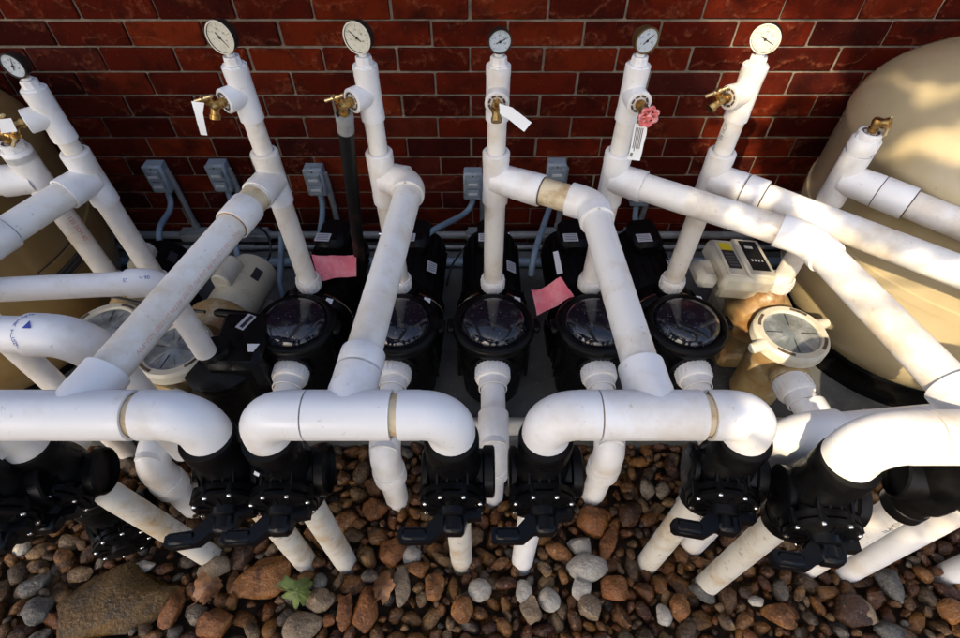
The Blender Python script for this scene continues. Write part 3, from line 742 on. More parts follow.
mb = MB(); mb.box(cb((0, 0, 0)), (.185, .20, .07), 'cream', rot, .014); mb.box(cb((0, 0, -.05)), (.15, .17, .06), 'cream_motor', rot, .01)
mb.box(cb((.035, 0, .038)), (.10, .185, .016), 'cream', rot, .006); mb.box(cb((-.052, -.01, .036)), (.062, .165, .012), 'cream', rot, .004)
mb.box(cb((-.125, -.03, -.02)), (.075, .11, .06), 'cream', rot, .02)
bxx = mb.build('control_box', None); bxx.parent = mo
mb = MB(); mb.box(cb((.035, .005, .0465)), (.064, .145, .002), 'screen', rot)
for k in range(4): mb.box(cb((.018+.012*k, -.02, .0478)), (.005, .010, .0008), 'plate', rot)
mb.box(cb((.03, .045, .0478)), (.028, .012, .0008), 'plate', rot)
o = mb.build('display', None); o.parent = bxx
mb = MB(); mb.box(cb((-.052, .045, .0428)), (.044, .036, .0015), 'yellow', rot); mb.box(cb((-.052, -.018, .0428)), (.044, .088, .0015), 'plate_dark', rot)
for k in range(5): mb.box(cb((-.052, -.048+.014*k, .0440)), (.032, .003, .0006), 'ink_grey', rot)
o = mb.build('warning_label', None); o.parent = bxx
# black housing under the upright white pipe
root = thing('filter_housing', 'black plastic housing under the upright white pipe end, two small plates on top', 'pump housing', (-.765, .97, 0))
mb = MB(); mb.lathe([(.09, 0), (.10, .02), (.105, .30), (.11, .31), (.11, .335), (.09, .35), (.05, .36), (.045, .40), (.04, .405)], (-.775, .95, 0), (0, 0, 1), 'black', 40)
mb.box((-.72, 1.0, .20), (.16, .22, .38), 'black', bev=.02); mb.build('housing', root)
mb = MB(); mb.box((-.715, 1.055, .393), (.03, .06, .002), 'plate', Matrix.Rotation(R(-25), 3, 'Z'))
mb.box((-.712, 1.055, .3945), (.012, .05, .0012), 'plate_dark', Matrix.Rotation(R(-25), 3, 'Z')); mb.build('nameplate', root)
mb = MB(); mb.prism([(-.018, .014), (.018, .014), (.008, -.014), (-.008, -.014)], .002, (-.668, .955, .392), (1, 0, 0), (0, 1, 0), 'plate_white'); mb.build('sticker', root)

# ------------------------------------------------------------------ suction pipes in front of the pumps
def suction(label, x, y0, zc, yv, r=.0445, union=True, zend=-.02, dx=0):
    root = thing('suction_pipe', label, 'pipe', (x, yv, -.08), 'suction pipes between the pumps and the stones')
    d = V((dx, yv-y0, 0)).normalized(); p0 = V((x-dx, y0, zc)); c = V((x, yv, zc))
    if union:
        mb = MB(); mb.lathe([(.044, -.004), (.0515, -.002), (.0525, .004), (.0525, .048), (.050, .054), (.043, .055), (.0432, .055), (.0432, .085), (.040, .0852)], p0, d, 'pvc', 36, caps=False)
        for k in range(24):
            a = 2*math.pi*k/24; rt = V((0, 0, 1)).cross(d).normalized(); rv = rt*math.cos(a)+V((0, 0, 1))*math.sin(a)
            mb.box(p0+d*.026+rv*.0525, (.004, .004, .04), 'pvc', Matrix((rv, rv.cross(d), d)).transposed())
        mb.build('union', root)
    pipe(root, p0+d*.05, c, .0365)
    elbow(root, c, -d, (0, 0, -1), .0445, .0365, .055, .05)
    mb = MB(); zz = c.z-.105
    mb.lathe([(.0365, .0), (.0375, .002), (.0475, .002), (.0485, -.004), (.0485, -.05), (.040, -.052)], (c.x, c.y, zz), (0, 0, 1), 'pvc', 32, caps=False); mb.build('socket', root)
    pipe(root, (c.x, c.y, zz+.01), (c.x, c.y, -.10), .0365)
    return root
suction('white suction pipe with ridged union hidden behind the second crossbar left elbow', x1-.015, .975, .27, .70)
suction('white suction elbow seen below the second crossbar, left of the middle', x2+.0, .975, .27, .685)
suction('white suction pipe with ridged union in the middle between the two crossbars', x3-.004, .975, .27, .70)
suction('white suction elbow leaning below the middle crossbar', x4, .975, .27, .70)
suction('white suction pipe behind the stained drop pipe and its valve', x5+.02, .975, .27, .66)
suction('white suction elbow in shade behind the leftmost big valve', -.915, .87, .255, .66)
suction('white suction pipe at far left behind the left-edge valve', -1.16, .95, .255, .66)
sp = suction('white suction pipe of the tan pump at right with two couplings', .985, .93, .262, .62, dx=.03)
coupling(sp, (.985, .80, .262), (0.03, -.31, 0), .0445, .0365, .09, rim='pvc')
# elbow standing between the two right valves
root = thing('white_elbow', 'white elbow with black arrow print between the two right-hand valves', 'pipe elbow', (.65, .548, -.1))
c = V((.650, .548, .62)); elbow(root, c, (1, .1, 0), (0, 0, -1), .0445, .0365, .06, .045); pipe(root, c+V((.08, .008, 0)), c+V((.42, .042, 0)), .0365); pipe(root, c-V((0, 0, .08)), (c.x, c.y, -.1), .0365)
stripe(root, '\u25B2 FLOW', .018, c+V((.06, .006, .0)), (1, .1, 0), (0, -.55, .83), .0446, 'ink_black')
root = thing('white_pipe', 'small white pipe stub lying behind the cut-off right valve', 'pipe', (.98, .62, 0)); p = V((.93, .60, .10)); q = V((1.10, .68, .10))
mb = MB(); mb.sweep([p, q-V((.02, .01, 0)), q], [.034, .034, .025], 'pvc_old'); mb.build('pipe', root)
# long pipe lying along the slab edge
root = thing('white_pipe', 'long white pipe lying along the front edge of the slab', 'pipe', (0, .885, 0)); pipe(root, (-1.6, .90, .032), (1.7, .90, .032), .0302, mt='pvc_old')
stripe(root, 'PVC 1120 SCH 40  NSF-PW', .018, (.745, .90, .032), (1, 0, 0), (0, -.5, .86), .0302, 'ink_grey')
p = at(222, 424, Z=.06)
root = thing('white_coupling', 'small white coupling with a blue mark beside the second crossbar elbow', 'coupling', (p.x, p.y, 0))
mb = MB(); mb.lathe([(.030, -.03), (.036, -.03), (.037, .06), (.034, .075), (.026, .082), (0, .083)], p, (.12, 0, 1), 'pvc', 32, caps=False); mb.build('coupling_body', root)
mb = MB(); mb.prism([(-.006, -.005), (.006, -.005), (0, .007)], .001, p+V((-.008, -.0385, .035)), (1, 0, 0), (0, 0, 1), 'ink_blue'); mb.build('printed_mark', root, 0)

# ------------------------------------------------------------------ tanks
def make_tank(name, label, x, y, r, dz, mt):
    root = thing(name, label, 'tank', (x, y, 0), 'tan filter tanks')
    mb = MB(); prof = []
    for k in range(13):
        a = R(-90+7*k+2); prof.append((r*math.cos(a)*1.0, .365+dz+.41*math.sin(a)))
    prof += [(r, .365+dz), (r, .50+dz), (r+.007, .503+dz), (r+.007, .533+dz), (r, .536+dz), (r, .775+dz), (r+.004, .785+dz), (r+.004, .806+dz)]
    for k in range(2, 19):
        a = R(5*k); prof.append((r*math.cos(a), .8+dz+.245*math.sin(a)))
    mb.lathe(prof, (x, y, 0), (0, 0, 1), mt, 72, caps=False); mb.build('tank_shell', root, 60)
    mb = MB(); mb.lathe([(r*.80, 0), (r*.80, .03), (r*.66, .035), (r*.62, .20), (r*.6, .20)], (x, y, 0), (0, 0, 1), 'black', 48, caps=False); mb.build('base_skirt', root)
    return root
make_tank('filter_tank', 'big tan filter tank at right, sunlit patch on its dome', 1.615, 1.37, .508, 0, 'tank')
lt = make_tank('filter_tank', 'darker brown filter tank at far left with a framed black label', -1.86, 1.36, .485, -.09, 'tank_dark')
c = V((-1.86, 1.36, 0)); cam0 = V((0, 0, CAMZ)); ray = (at(67, 263, Y=1)-cam0)
A_ = ray.x**2+ray.y**2; B_ = -(c.x*ray.x+c.y*ray.y); C_ = c.x**2+c.y**2-.485**2
t_ = (-B_-math.sqrt(max(B_*B_-A_*C_, 0)))/A_; pc = cam0+ray*t_; dirv = V((pc.x-c.x, pc.y-c.y, 0)).normalized(); ang0 = math.atan2(dirv.y, dirv.x); zc = pc.z
mb = MB()
def cyl(a, z, e=.0): return c + V((math.cos(a), math.sin(a), 0))*(.485+e) + V((0, 0, z))
def patch(a0, a1, z0, z1, e, mt, n=8):
    vs = []; 
    for k in range(n+1):
        a = a0+(a1-a0)*k/n; vs += [cyl(a, z0, e), cyl(a, z1, e)]
    mb.add(vs, [[2*k, 2*k+2, 2*k+3, 2*k+1] for k in range(n)], mt)
patch(ang0-.2, ang0+.2, zc-.045, zc+.045, .002, 'plate_dark'); 
for (a0, a1, z0, z1) in ((-.19, .19, .038, .041), (-.19, .19, -.041, -.038), (-.19, -.183, -.038, .038), (.183, .19, -.038, .038)): patch(ang0+a0, ang0+a1, zc+z0, zc+z1, .003, 'tan_pot')
for k in range(4): patch(ang0-.16, ang0+.16-.05*(k % 2), zc+.026-.016*k, zc+.029-.016*k, .003, 'ink_grey')
o = mb.build('label_plate', lt, 0)

# ------------------------------------------------------------------ electrical: boxes, conduits, whips
YB = WALLY
boxes = [(157, 174, 'leftmost grey outlet box on the bricks'), (219, 173, 'grey outlet box second from left, left of the slanted run'), (315, 177, 'grey outlet box just right of the third riser'), (473, 181, 'grey outlet box left of the middle riser'), (556, 172, 'grey outlet box right of the middle riser above the elbow'), (642, 188, 'grey outlet box mostly hidden behind the fifth riser run')]
flex = []
for i, (px, py, lab) in enumerate(boxes):
    p = at(px, py+6, Y=YB-.055); x, z = p.x, p.z
    root = thing('outlet_box', lab, 'electrical box', (x, YB, z), 'grey outlet boxes on the wall')
    mb = MB(); mb.box((x, YB-.024, z), (.074, .046, .122), 'box_grey', bev=.004)
    mb.box((x, YB-.0525, z), (.078, .013, .126), 'box_grey', bev=.006); mb.lathe([(.012, 0), (.012, .02)], (x, YB-.03, z-.061), (0, 0, -1), 'box_grey', 14)
    mb.build('box', root)
    mb = MB()
    mb.prism([(-.026, .042), (.026, .042), (.026, .012), (.02, .004), (-.02, .004), (-.026, .012)], .012, (x, YB-.058, z), (1, 0, 0), (0, 0, 1), 'box_grey')
    mb.prism([(-.026, -.006), (.026, -.006), (.026, -.034), (.018, -.046), (-.018, -.046), (-.026, -.034)], .012, (x, YB-.058, z), (1, 0, 0), (0, 0, 1), 'box_grey')
    mb.box((x, YB-.0605, z+.053), (.006, .003, .006), 'grime'); 
    for s in (.022, -.024): mb.box((x, YB-.0708, z+s), (.036, .003, .010), 'plate')
    mb.build('flap_cover', root)
    # rigid conduit from the box down to the fitting at the wall foot
    cx = x+.04
    root = thing('conduit', 'upright grey conduit below the %s' % lab.replace('grey ', ''), 'conduit', (cx, YB-.03, .09), 'upright conduits on the wall')
    mb = MB(); mb.sweep([(cx, YB-.022, .07), (cx, YB-.022, z-.02), (cx, YB-.03, z+.03)], [.0125, .0125, .012], 'conduit', 16)
    mb.lathe([(.0155, 0), (.0155, .02)], (cx, YB-.022, .105), (0, 0, 1), 'conduit', 14); mb.build('conduit_pipe', root)
    mb = MB(); mb.box((cx, YB-.04, .075), (.15, .055, .05), 'conduit', bev=.012)
    mb.box((cx, YB-.04, .101), (.13, .045, .004), 'conduit'); mb.build('conduit_body', root)
ends = [(163, 250, .2), (240, 262, .2), (322, 262, .12), (418, 256, .28), (531, 275, .25), (640, 262, .25)]
wl = ['leftmost blue-grey cable whip hanging from its outlet box', 'blue-grey cable whip behind the slanted run', 'blue-grey cable whip dropping right of the third riser', 'blue-grey cable whip curving left from the box by the middle riser', 'blue-grey cable whip curving down to the pink paper', 'blue-grey cable whip behind the fifth riser']
for (px, py, lab), (ex, ey, ez), wlab in zip(boxes, ends, wl):
    p = at(px, py+6, Y=YB-.055); a = V((p.x, YB-.03, p.z-.06)); e = at(ex, ey, Z=ez)
    mb = MB(); n = 20; pts = []
    c1 = a-V((0, 0, .16)); c2 = e+V((0, .02, .16))
    for k in range(n+1):
        t = k/n; pts.append(a*(1-t)**3 + c1*3*t*(1-t)**2 + c2*3*t*t*(1-t) + e*t**3)
    mb.sweep(pts, .0118, 'conduit_blue', 14); one(mb, 'cable_whip', wlab, 'cable', 'cable whips to the pumps')
mb = MB(); p = at(281, 262, Z=.14); q = at(283, 300, Z=.06)
mb.sweep([p+V((.02, .05, .1)), p, p.lerp(q, .5)+V((-.01, 0, .0)), q, q+V((.03, -.05, 0))], .0125, 'conduit_blue', 14); one(mb, 'cable_whip', 'blue-grey cable whip left of the first black lid', 'cable', 'cable whips to the pumps')
for (z, y, r, mt, lab) in ((.072, WALLY-.035, .017, 'conduit', 'upper grey conduit running along the foot of the wall'), (.022, WALLY-.06, .011, 'conduit', 'thin grey conduit lying under the upper one at the wall foot'), (.022, WALLY-.16, .021, 'conduit_blue', 'thick blue-grey conduit lying on the slab in front of the wall')):
    mb = MB(); xs = [-2.4, -1.2, -.9, 0, .5, 1.2, 2.4]
    mb.sweep([(x, y, z) for x in xs], r, mt, 16)
    for x in (-1.05, -.42, .10, .72, 1.2): mb.lathe([(r, -.03), (r+.004, -.03), (r+.004, .03), (r, .03)], (x, y, z), (1, 0, 0), 'steel' if mt == 'conduit' and x in (.10, -.42) else mt, 14, caps=False)
    one(mb, 'conduit', lab, 'conduit')
# thin black wires on the slab
def wire(pts, r, name, lab):
    mb = MB(); n = len(pts); out = []
    for i in range(n-1):
        p0 = pts[max(i-1, 0)]; p1 = pts[i]; p2 = pts[i+1]; p3 = pts[min(i+2, n-1)]
        for k in range(8):
            t = k/8; out.append(.5*((2*p1)+(p2-p0)*t+(2*p0-5*p1+4*p2-p3)*t*t+(3*p1-p0-3*p2+p3)*t**3))
    out.append(pts[-1]); mb.sweep(out, r, 'wire', 8); return one(mb, name, lab, 'wire')
wire([at(236, 232, Z=.06), at(255, 226, Z=.12), at(268, 236, Z=.16), at(270, 254, Z=.12), at(262, 270, Z=.05)], .005, 'wire', 'thin black wire looping beside the blue-grey conduit left of third riser')
wire([at(0, 282, Z=.42), at(40, 284, Z=.40), at(110, 296, Z=.37), at(150, 305, Z=.37), at(205, 312, Z=.38)], .005, 'wire', 'thin black wire across the left tank and cream lid')
wire([at(478, 236, Z=.10), at(463, 250, Z=.12), at(452, 266, Z=.05), at(447, 285, Z=.02)], .004, 'wire', 'thin black wire left of the middle riser')

# ------------------------------------------------------------------ hose, tags, papers
p, s, h = t2
e0 = p+s*.02; 
pts = [e0, e0+s*.03, e0+s*.055+V((0, .0, -.02))]
q3 = at(364, 300, Z=.05); q1 = p.lerp(q3, .25); q2 = p.lerp(q3, .5); q3 = at(364, 300, Z=.05)
root = thing('garden_hose', 'dark rubber hose hanging from the brass tap left of the fourth riser', 'hose', q3)
mb = MB(); out = []
chain = [p+s*.026, p+s*.075, q1, q2, p.lerp(q3, .78), q3, q3+V((-.05, .06, -.02))]
n = len(chain)
for i in range(n-1):
    p0 = chain[max(i-1, 0)]; p1 = chain[i]; p2 = chain[i+1]; p3 = chain[min(i+2, n-1)]
    for k in range(8):
        t = k/8; out.append(.5*((2*p1)+(p2-p0)*t+(2*p0-5*p1+4*p2-p3)*t*t+(3*p1-p0-3*p2+p3)*t**3))
out.append(chain[-1]); mb.sweep(out, .0195, 'hose', 20); mb.build('hose', root)
mb = MB(); a = out[0]; d = (out[9]-out[0]).normalized()
mb.sweep([a, a+d*.004, a+d*.022, a+d*.023, a+d*.03, a+d*.031, a+d*.055, a+d*.056], [.020, .0215, .0215, .0200, .0200, .0210, .0210, .0198], 'hose_end', 20); mb.build('hose_coupling', root)
def sheet(name, label, cat, rows, mt, thick=.0008, marks=None, group=None):
    """thin curled sheet from a grid of points"""
    mb = MB(); nr = len(rows); nc = len(rows[0])
    top = [V(p) for r in rows for p in r]
    nrm = (top[1]-top[0]).cross(top[nc]-top[0]).normalized()
    vs = top + [p-nrm*thick for p in top]; k = len(top); fs = []
    for i in range(nr-1):
        for j in range(nc-1):
            q = [i*nc+j, i*nc+j+1, (i+1)*nc+j+1, (i+1)*nc+j]; fs += [q, [w+k for w in q[::-1]]]
    edge = [j for j in range(nc)] + [i*nc+nc-1 for i in range(1, nr)] + [(nr-1)*nc+j for j in range(nc-2, -1, -1)] + [i*nc for i in range(nr-2, 0, -1)]
    for i in range(len(edge)):
        a, b = edge[i], edge[(i+1) % len(edge)]; fs.append([a, b, b+k, a+k])
    mb.add(vs, fs, mt)
    if marks:
        for (r0, c0, r1, c1, w) in marks:
            def bil(r, c):
                i = min(int(r), nr-2); j = min(int(c), nc-2); fr = r-i; fc = c-j
                return (V(rows[i][j])*(1-fr)*(1-fc)+V(rows[i+1][j])*fr*(1-fc)+V(rows[i][j+1])*(1-fr)*fc+V(rows[i+1][j+1])*fr*fc)
            A = bil(r0, c0); B = bil(r1, c1); d = (B-A).normalized(); t = nrm.cross(d)*w
            for sg in (1, -1):
                o = nrm*(.0006 if sg > 0 else -.0006-thick)
                mb.add([A-t+o, A+t+o, B+t+o, B-t+o], [[0, 1, 2, 3]], 'ink_grey')
    return one(mb, name, label, cat, group, smooth=60)
# white tag on the third riser's tap
p, s, h = t1
sheet('paper_tag', 'white tag hanging from the brass tap of the third riser', 'tag', [[h+V((-.028, -.004, -.004)), h+V((.004, -.012, -.004))], [h+V((-.026, -.014, -.025)), h+V((-.006, -.018, -.026))], [h+V((-.028, -.018, -.05)), h+V((-.010, -.02, -.05))], [h+V((-.034, -.014, -.082)), h+V((-.018, -.016, -.082))]], 'paper')
p, s, h = t0
sheet('paper_tag', 'small white tag on the tap of the second riser from left', 'tag', [[h+V((.002, -.006, .0)), h+V((.03, .0, .0))], [h+V((-.004, -.016, -.03)), h+V((.03, -.008, -.03))]], 'paper')
p, s, h = t3
sheet('paper_tag', 'white paper tag blown sideways from the middle key tap', 'tag', [[h+V((.006, -.006, .002)), h+V((.008, -.012, -.020))], [h+V((.035, -.012, -.004)), h+V((.030, -.02, -.030))], [h+V((.060, -.020, -.020)), h+V((.050, -.028, -.043))], [h+V((.080, -.024, -.034)), h+V((.064, -.032, -.052))]], 'paper')
p, s, h = t4
tg = []
for k in range(4):
    z = -.022-.022*k; tg.append([h+V((-.024, .012-.004*k, z)), h+V((.004+.002*(k == 1), .006-.004*k, z))])
tg.append([h+V((-.027, -.002, -.108)), h+V((.003, -.008, -.108))])
sheet('paper_tag', 'white printed paper tag under the red wheel tap', 'tag', tg, 'paper', marks=[(.4, .18+.13*k, 2.6+.3*(k % 2), .18+.13*k, .0011) for k in range(5)]+[(3.1, .2, 3.6, .2, .003)])
def crumple(c00, c10, c11, c01, n=7, amp=.006, seed=0):
    rows = []
    for i in range(n+1):
        r = []
        for j in range(n+1):
            a, b = i/n, j/n
            p = V(c00)*(1-a)*(1-b)+V(c10)*a*(1-b)+V(c11)*a*b+V(c01)*(1-a)*b
            p += V((0, 0, 1))*noise.noise(p*18+V((seed, 0, 0)))*amp*2; r.append(p)
        rows.append(r)
    return rows
sheet('pink_paper', 'pink paper sheet draped over the motor right of the middle lid', 'paper', crumple(at(531, 290, Z=.36), at(537, 315, Z=.33), at(574, 297, Z=.345), at(560, 278, Z=.385), amp=.010), 'pink')
sheet('pink_paper', 'pink-red paper lying over the black motor left of the hose', 'paper', crumple(at(312, 256, Z=.385), at(318, 279, Z=.36), at(356, 275, Z=.355), at(357, 255, Z=.385), amp=.008, seed=5), 'pink')
sheet('white_paper', 'white paper strip stuck on the black motor above the pink sheet', 'paper', crumple(at(553, 252, Z=.37), at(557, 275, Z=.365), at(563, 273, Z=.365), at(558, 251, Z=.37), 4, .002), 'paper')
sheet('white_paper', 'white paper scrap lying on the slab left of the middle riser', 'paper', crumple(at(462, 262, Z=.02), at(463, 271, Z=.02), at(474, 272, Z=.02), at(474, 263, Z=.02), 4, .004, 3), 'plate')
p = vroots[2].location; 
mb = MB(); mb.prism([(-.006, 0), (0, .012), (.006, 0), (0, -.012)], .001, (p.x-.018, p.y-.0585, p.z+.245), (1, 0, .1), (0, 0, 1), 'plate_white'); one(mb, 'sticker', 'white diamond-shaped chip on the black valve collar below second crossbar', 'sticker', smooth=0)

# ------------------------------------------------------------------ stones
ICO = None
def ico(sub=2):
    import bmesh
    bm = bmesh.new(); bmesh.ops.create_icosphere(bm, subdivisions=sub, radius=1)
    v = [x.co.copy() for x in bm.verts]; f = [[w.index for w in x.verts] for x in bm.faces]; bm.free(); return v, f
I2, I3 = ico(2), ico(3)
def stone_pts(ico_, sx, sy, sz, seed, rough=.35, angular=True):
    vs = []; o = V((seed*7.13, seed*3.7, seed*1.9))
    planes = []
    r = random.Random(seed)
    if angular:
        for k in range(11):
            n = V((r.gauss(0, 1), r.gauss(0, 1), r.gauss(0, .9))).normalized(); planes.append((n, r.uniform(.58, .90)))
    for p in ico_[0]:
        q = p*(1+rough*noise.noise(p*1.1+o)) 
        for n, d in planes:
            e = q.dot(n)-d
            if e > 0: q = q-n*e*.85
        q = q*(1+.07*noise.noise(p*3.3+o)+.03*noise.noise(p*7+o))
        vs.append(V((q.x*sx, q.y*sy, q.z*sz)))
    return vs
def put(mb, ic, c, sx, sy, sz, rz, tilt, mt, seed, rough=.35, angular=True):
    rot = Matrix.Rotation(rz, 3, 'Z') @ Matrix.Rotation(tilt[0], 3, 'X') @ Matrix.Rotation(tilt[1], 3, 'Y')
    mb.add([rot @ p + V(c) for p in stone_pts(ic, sx, sy, sz, seed, rough, angular)], ic[1], mt)
# stones one can tell apart: photo x, y, width, height (px), rotation, material, round?, label
singles = [
 (588, 568, 38, 24, 8, 'stone_white', 1, 'smooth white oval stone right of the middle drop pipe'),
 (581, 546, 27, 20, -5, 'stone_white', 0, 'white-edged blocky stone just above the smooth white oval one'),
 (592, 521, 34, 32, 20, 'stone_rust', 0, 'big rounded rust stone under the leaning suction elbow'),
 (607, 543, 18, 40, -25, 'stone_rust', 0, 'long red-brown stone right of the white-edged block'),
 (265, 578, 62, 40, 32, 'stone_orange', 2, 'large orange stone left of the green leaf'),
 (112, 602, 116, 66, 14, 'stone_olive', 2, 'huge mossy brown slab stone at lower left'),
 (300, 628, 36, 30, 5, 'stone_tan', 0, 'pale flat-topped tan stone at bottom edge below the green leaf'),
 (318, 600, 30, 22, 20, 'stone_tan', 0, 'pinkish tan stone right of the green leaf'),
 (366, 607, 24, 42, -8, 'stone_rust', 0, 'tall brown stone standing right of the plain drop pipe'),
 (345, 613, 16, 36, 4, 'stone_rust', 0, 'narrow rust stone left of the tall brown one'),
 (242, 555, 26, 30, 0, 'stone_dark', 0, 'dark brown stone between the drop pipe and big orange stone'),
 (480, 590, 21, 20, 0, 'stone_white', 1, 'round pale stone at the foot of the second crossbar drop pipe'),
 (549, 600, 21, 20, 0, 'stone_white', 1, 'pale pinkish round stone below the middle drop pipe'),
 (524, 593, 15, 22, 10, 'stone_white', 1, 'small pale upright stone right under the clean drop pipe'),
 (531, 611, 26, 24, 30, 'stone_tan', 0, 'rusty tan stone left of the pale pinkish round one'),
 (462, 610, 22, 26, 0, 'stone_orange', 0, 'orange wet stone left below the round pale stone'),
 (412, 556, 18, 18, 40, 'stone_white', 1, 'small whitish stone left of the figured drop pipe'),
 (395, 552, 26, 30, -20, 'stone_rust', 0, 'tall rusty stone beneath the second crossbar suction elbow'),
 (401, 585, 18, 34, 5, 'stone_tan', 0, 'long greyish tan stone near the curled dead leaf'),
 (419, 569, 24, 16, 8, 'stone_orange', 0, 'tan orange stone below the small whitish one'),
 (434, 588, 24, 22, -10, 'stone_orange', 0, 'bright orange wedge stone left of the figured drop pipe foot'),
 (612, 588, 32, 28, -40, 'stone_rust', 0, 'large rust stone at the foot of the stained drop pipe'),
 (581, 588, 24, 20, 35, 'stone_white', 0, 'grey-white angular stone below the smooth white oval one'),
 (559, 552, 28, 18, -20, 'stone_orange', 0, 'tan stone touching the clean drop pipe at its right'),
 (590, 607, 28, 22, -15, 'stone_tan', 0, 'wet speckled brown stone below the grey-white angular one'),
 (664, 617, 17, 17, 10, 'stone_white', 0, 'small bright white chip stone below the printed drop pipe'),
 (680, 610, 20, 26, 0, 'stone_orange', 0, 'upright orange brown stone right of the bright white chip'),
 (704, 593, 26, 18, -20, 'stone_grey', 0, 'grey speckled stone right of the printed drop pipe end'),
 (777, 614, 30, 24, -10, 'stone_orange', 0, 'pink orange stone below the stamped drop pipe end'),
 (757, 602, 16, 12, 0, 'stone_white', 0, 'small pale stone left above the pink orange one'),
 (865, 610, 22, 26, 25, 'stone_tan', 0, 'pale grey oval stone at lower right'),
 (889, 632, 30, 20, -25, 'stone_grey', 0, 'whitish green stone at the bottom edge far right'),
 (852, 612, 38, 30, 0, 'stone_dark', 0, 'large dark brown stone at lower right beside the pale grey oval'),
 (890, 582, 26, 32, 10, 'stone_grey', 0, 'big dark grey angular stone below the rear drop pipe'),
 (952, 612, 26, 22, 0, 'stone_orange', 0, 'orange stone at the right edge bottom'),
 (22, 549, 14, 14, 0, 'stone_white', 1, 'round grey-white pebble at left edge'),
 (36, 585, 30, 22, 35, 'stone_grey', 0, 'grey angular stone at lower left'),
 (38, 612, 30, 26, 10, 'stone_grey', 0, 'dark grey smooth stone left of the huge slab stone'),
 (143, 567, 24, 11, 6, 'stone_white', 0, 'pale chip stone above the huge slab stone'),
 (215, 568, 34, 20, 28, 'stone_tan', 0, 'speckled long stone at the foot of the left drop pipe'),
 (172, 612, 20, 40, -12, 'stone_rust', 0, 'long rust red stone right of the huge slab stone'),
 (214, 625, 38, 30, 5, 'stone_rust', 0, 'big wet brown stone at the bottom edge left of the pale tan one'),
 (345, 520, 26, 22, 30, 'stone_orange', 0, 'ring-marked orange stone beside the plain drop pipe top'),
 (375, 510, 26, 24, 0, 'stone_rust', 0, 'rounded rust stone left of the suction elbow end'),
 (320, 582, 14, 14, 0, 'stone_grey', 1, 'small grey stone right of the leaf tip'),
 (630, 515, 30, 24, 15, 'stone_dark', 0, 'dark ringed stone right of the leaning suction elbow'),
]
placed = []
for i, (px, py, w, h, rz, mt, rd, lab) in enumerate(singles):
    z = -.055 + (.012 if py > 560 else 0)
    p = at(px, py, Z=z); k = (p-V((0, 0, CAMZ))).length; t = (CAMZ-z)/(F*ST+(py-319)*CT)
    sx = w*t/2*1.08; sy = h*t/2*1.12; sz = min(sx, sy)*(.42 if rd == 2 else .72)
    mb = MB(); put(mb, I3, p, sx, sy, sz, R(rz), (0, 0), mt, 100+i, (.35, .18, .5)[rd], rd != 1)
    one(mb, 'river_stone', lab, 'stone', 'stones one can tell apart', smooth=0 if False else 50)
    placed.append((p.x, p.y, max(sx, sy)*.5+min(sx, sy)*.5))
pipes_xy = [(v[0], v[1], .034) for v in valves] + [(1.095, .468, .034), (1.39, .46, .034), (-1.12, .62, .034)]
mb = MB(); cnt = 0
grid = {}
def free(x, y, r, f):
    for (a, b, c) in placed + pipes_xy:
        if (a-x)**2+(b-y)**2 < ((r+c)*f)**2: return False
    for gx in range(int(x/.1)-2, int(x/.1)+3):
        for gy in range(int(y/.1)-2, int(y/.1)+3):
            for (a, b, c) in grid.get((gx, gy), ()):
                if (a-x)**2+(b-y)**2 < ((r+c)*f)**2: return False
    return True
for (n, r0, r1, f) in ((2600, .026, .034, .76), (14000, .018, .027, .74), (20000, .010, .018, .72)):
    for k in range(n):
        x = rnd.uniform(-1.95, 1.95); y = rnd.uniform(.08, .875); r = rnd.uniform(r0, r1)
        if x < -.3: r *= 1.12
        if not free(x, y, r, f): continue
        grid.setdefault((int(x/.1), int(y/.1)), []).append((x, y, r))
        sx = r*rnd.uniform(1.0, 1.5); sy = r*rnd.uniform(.72, 1.0); sz = r*rnd.uniform(.55, .9)
        put(mb, I2, (x, y, -.062+rnd.uniform(-.012, .012)+(r0 < .02)*.004), sx, sy, sz, rnd.uniform(0, 6.28), (rnd.gauss(0, .3), rnd.gauss(0, .3)), 'gravel', 1000+cnt); cnt += 1
for k in range(900):     # a lower layer that closes the gaps
    x = rnd.uniform(-1.95, 1.95); y = rnd.uniform(.08, .875); r = rnd.uniform(.018, .03)
    put(mb, I2, (x, y, -.098+rnd.uniform(-.006, .006)), r*1.2, r*.9, r*.7, rnd.uniform(0, 6.28), (rnd.gauss(0, .3), rnd.gauss(0, .3)), 'gravel', 4000+k)
o = mb.build('gravel', None, 50, fix=False); o['kind'] = 'stuff'; o['label'] = 'bed of wet rust-brown river gravel in front of the slab'; o['category'] = 'gravel'
print('stones', cnt)
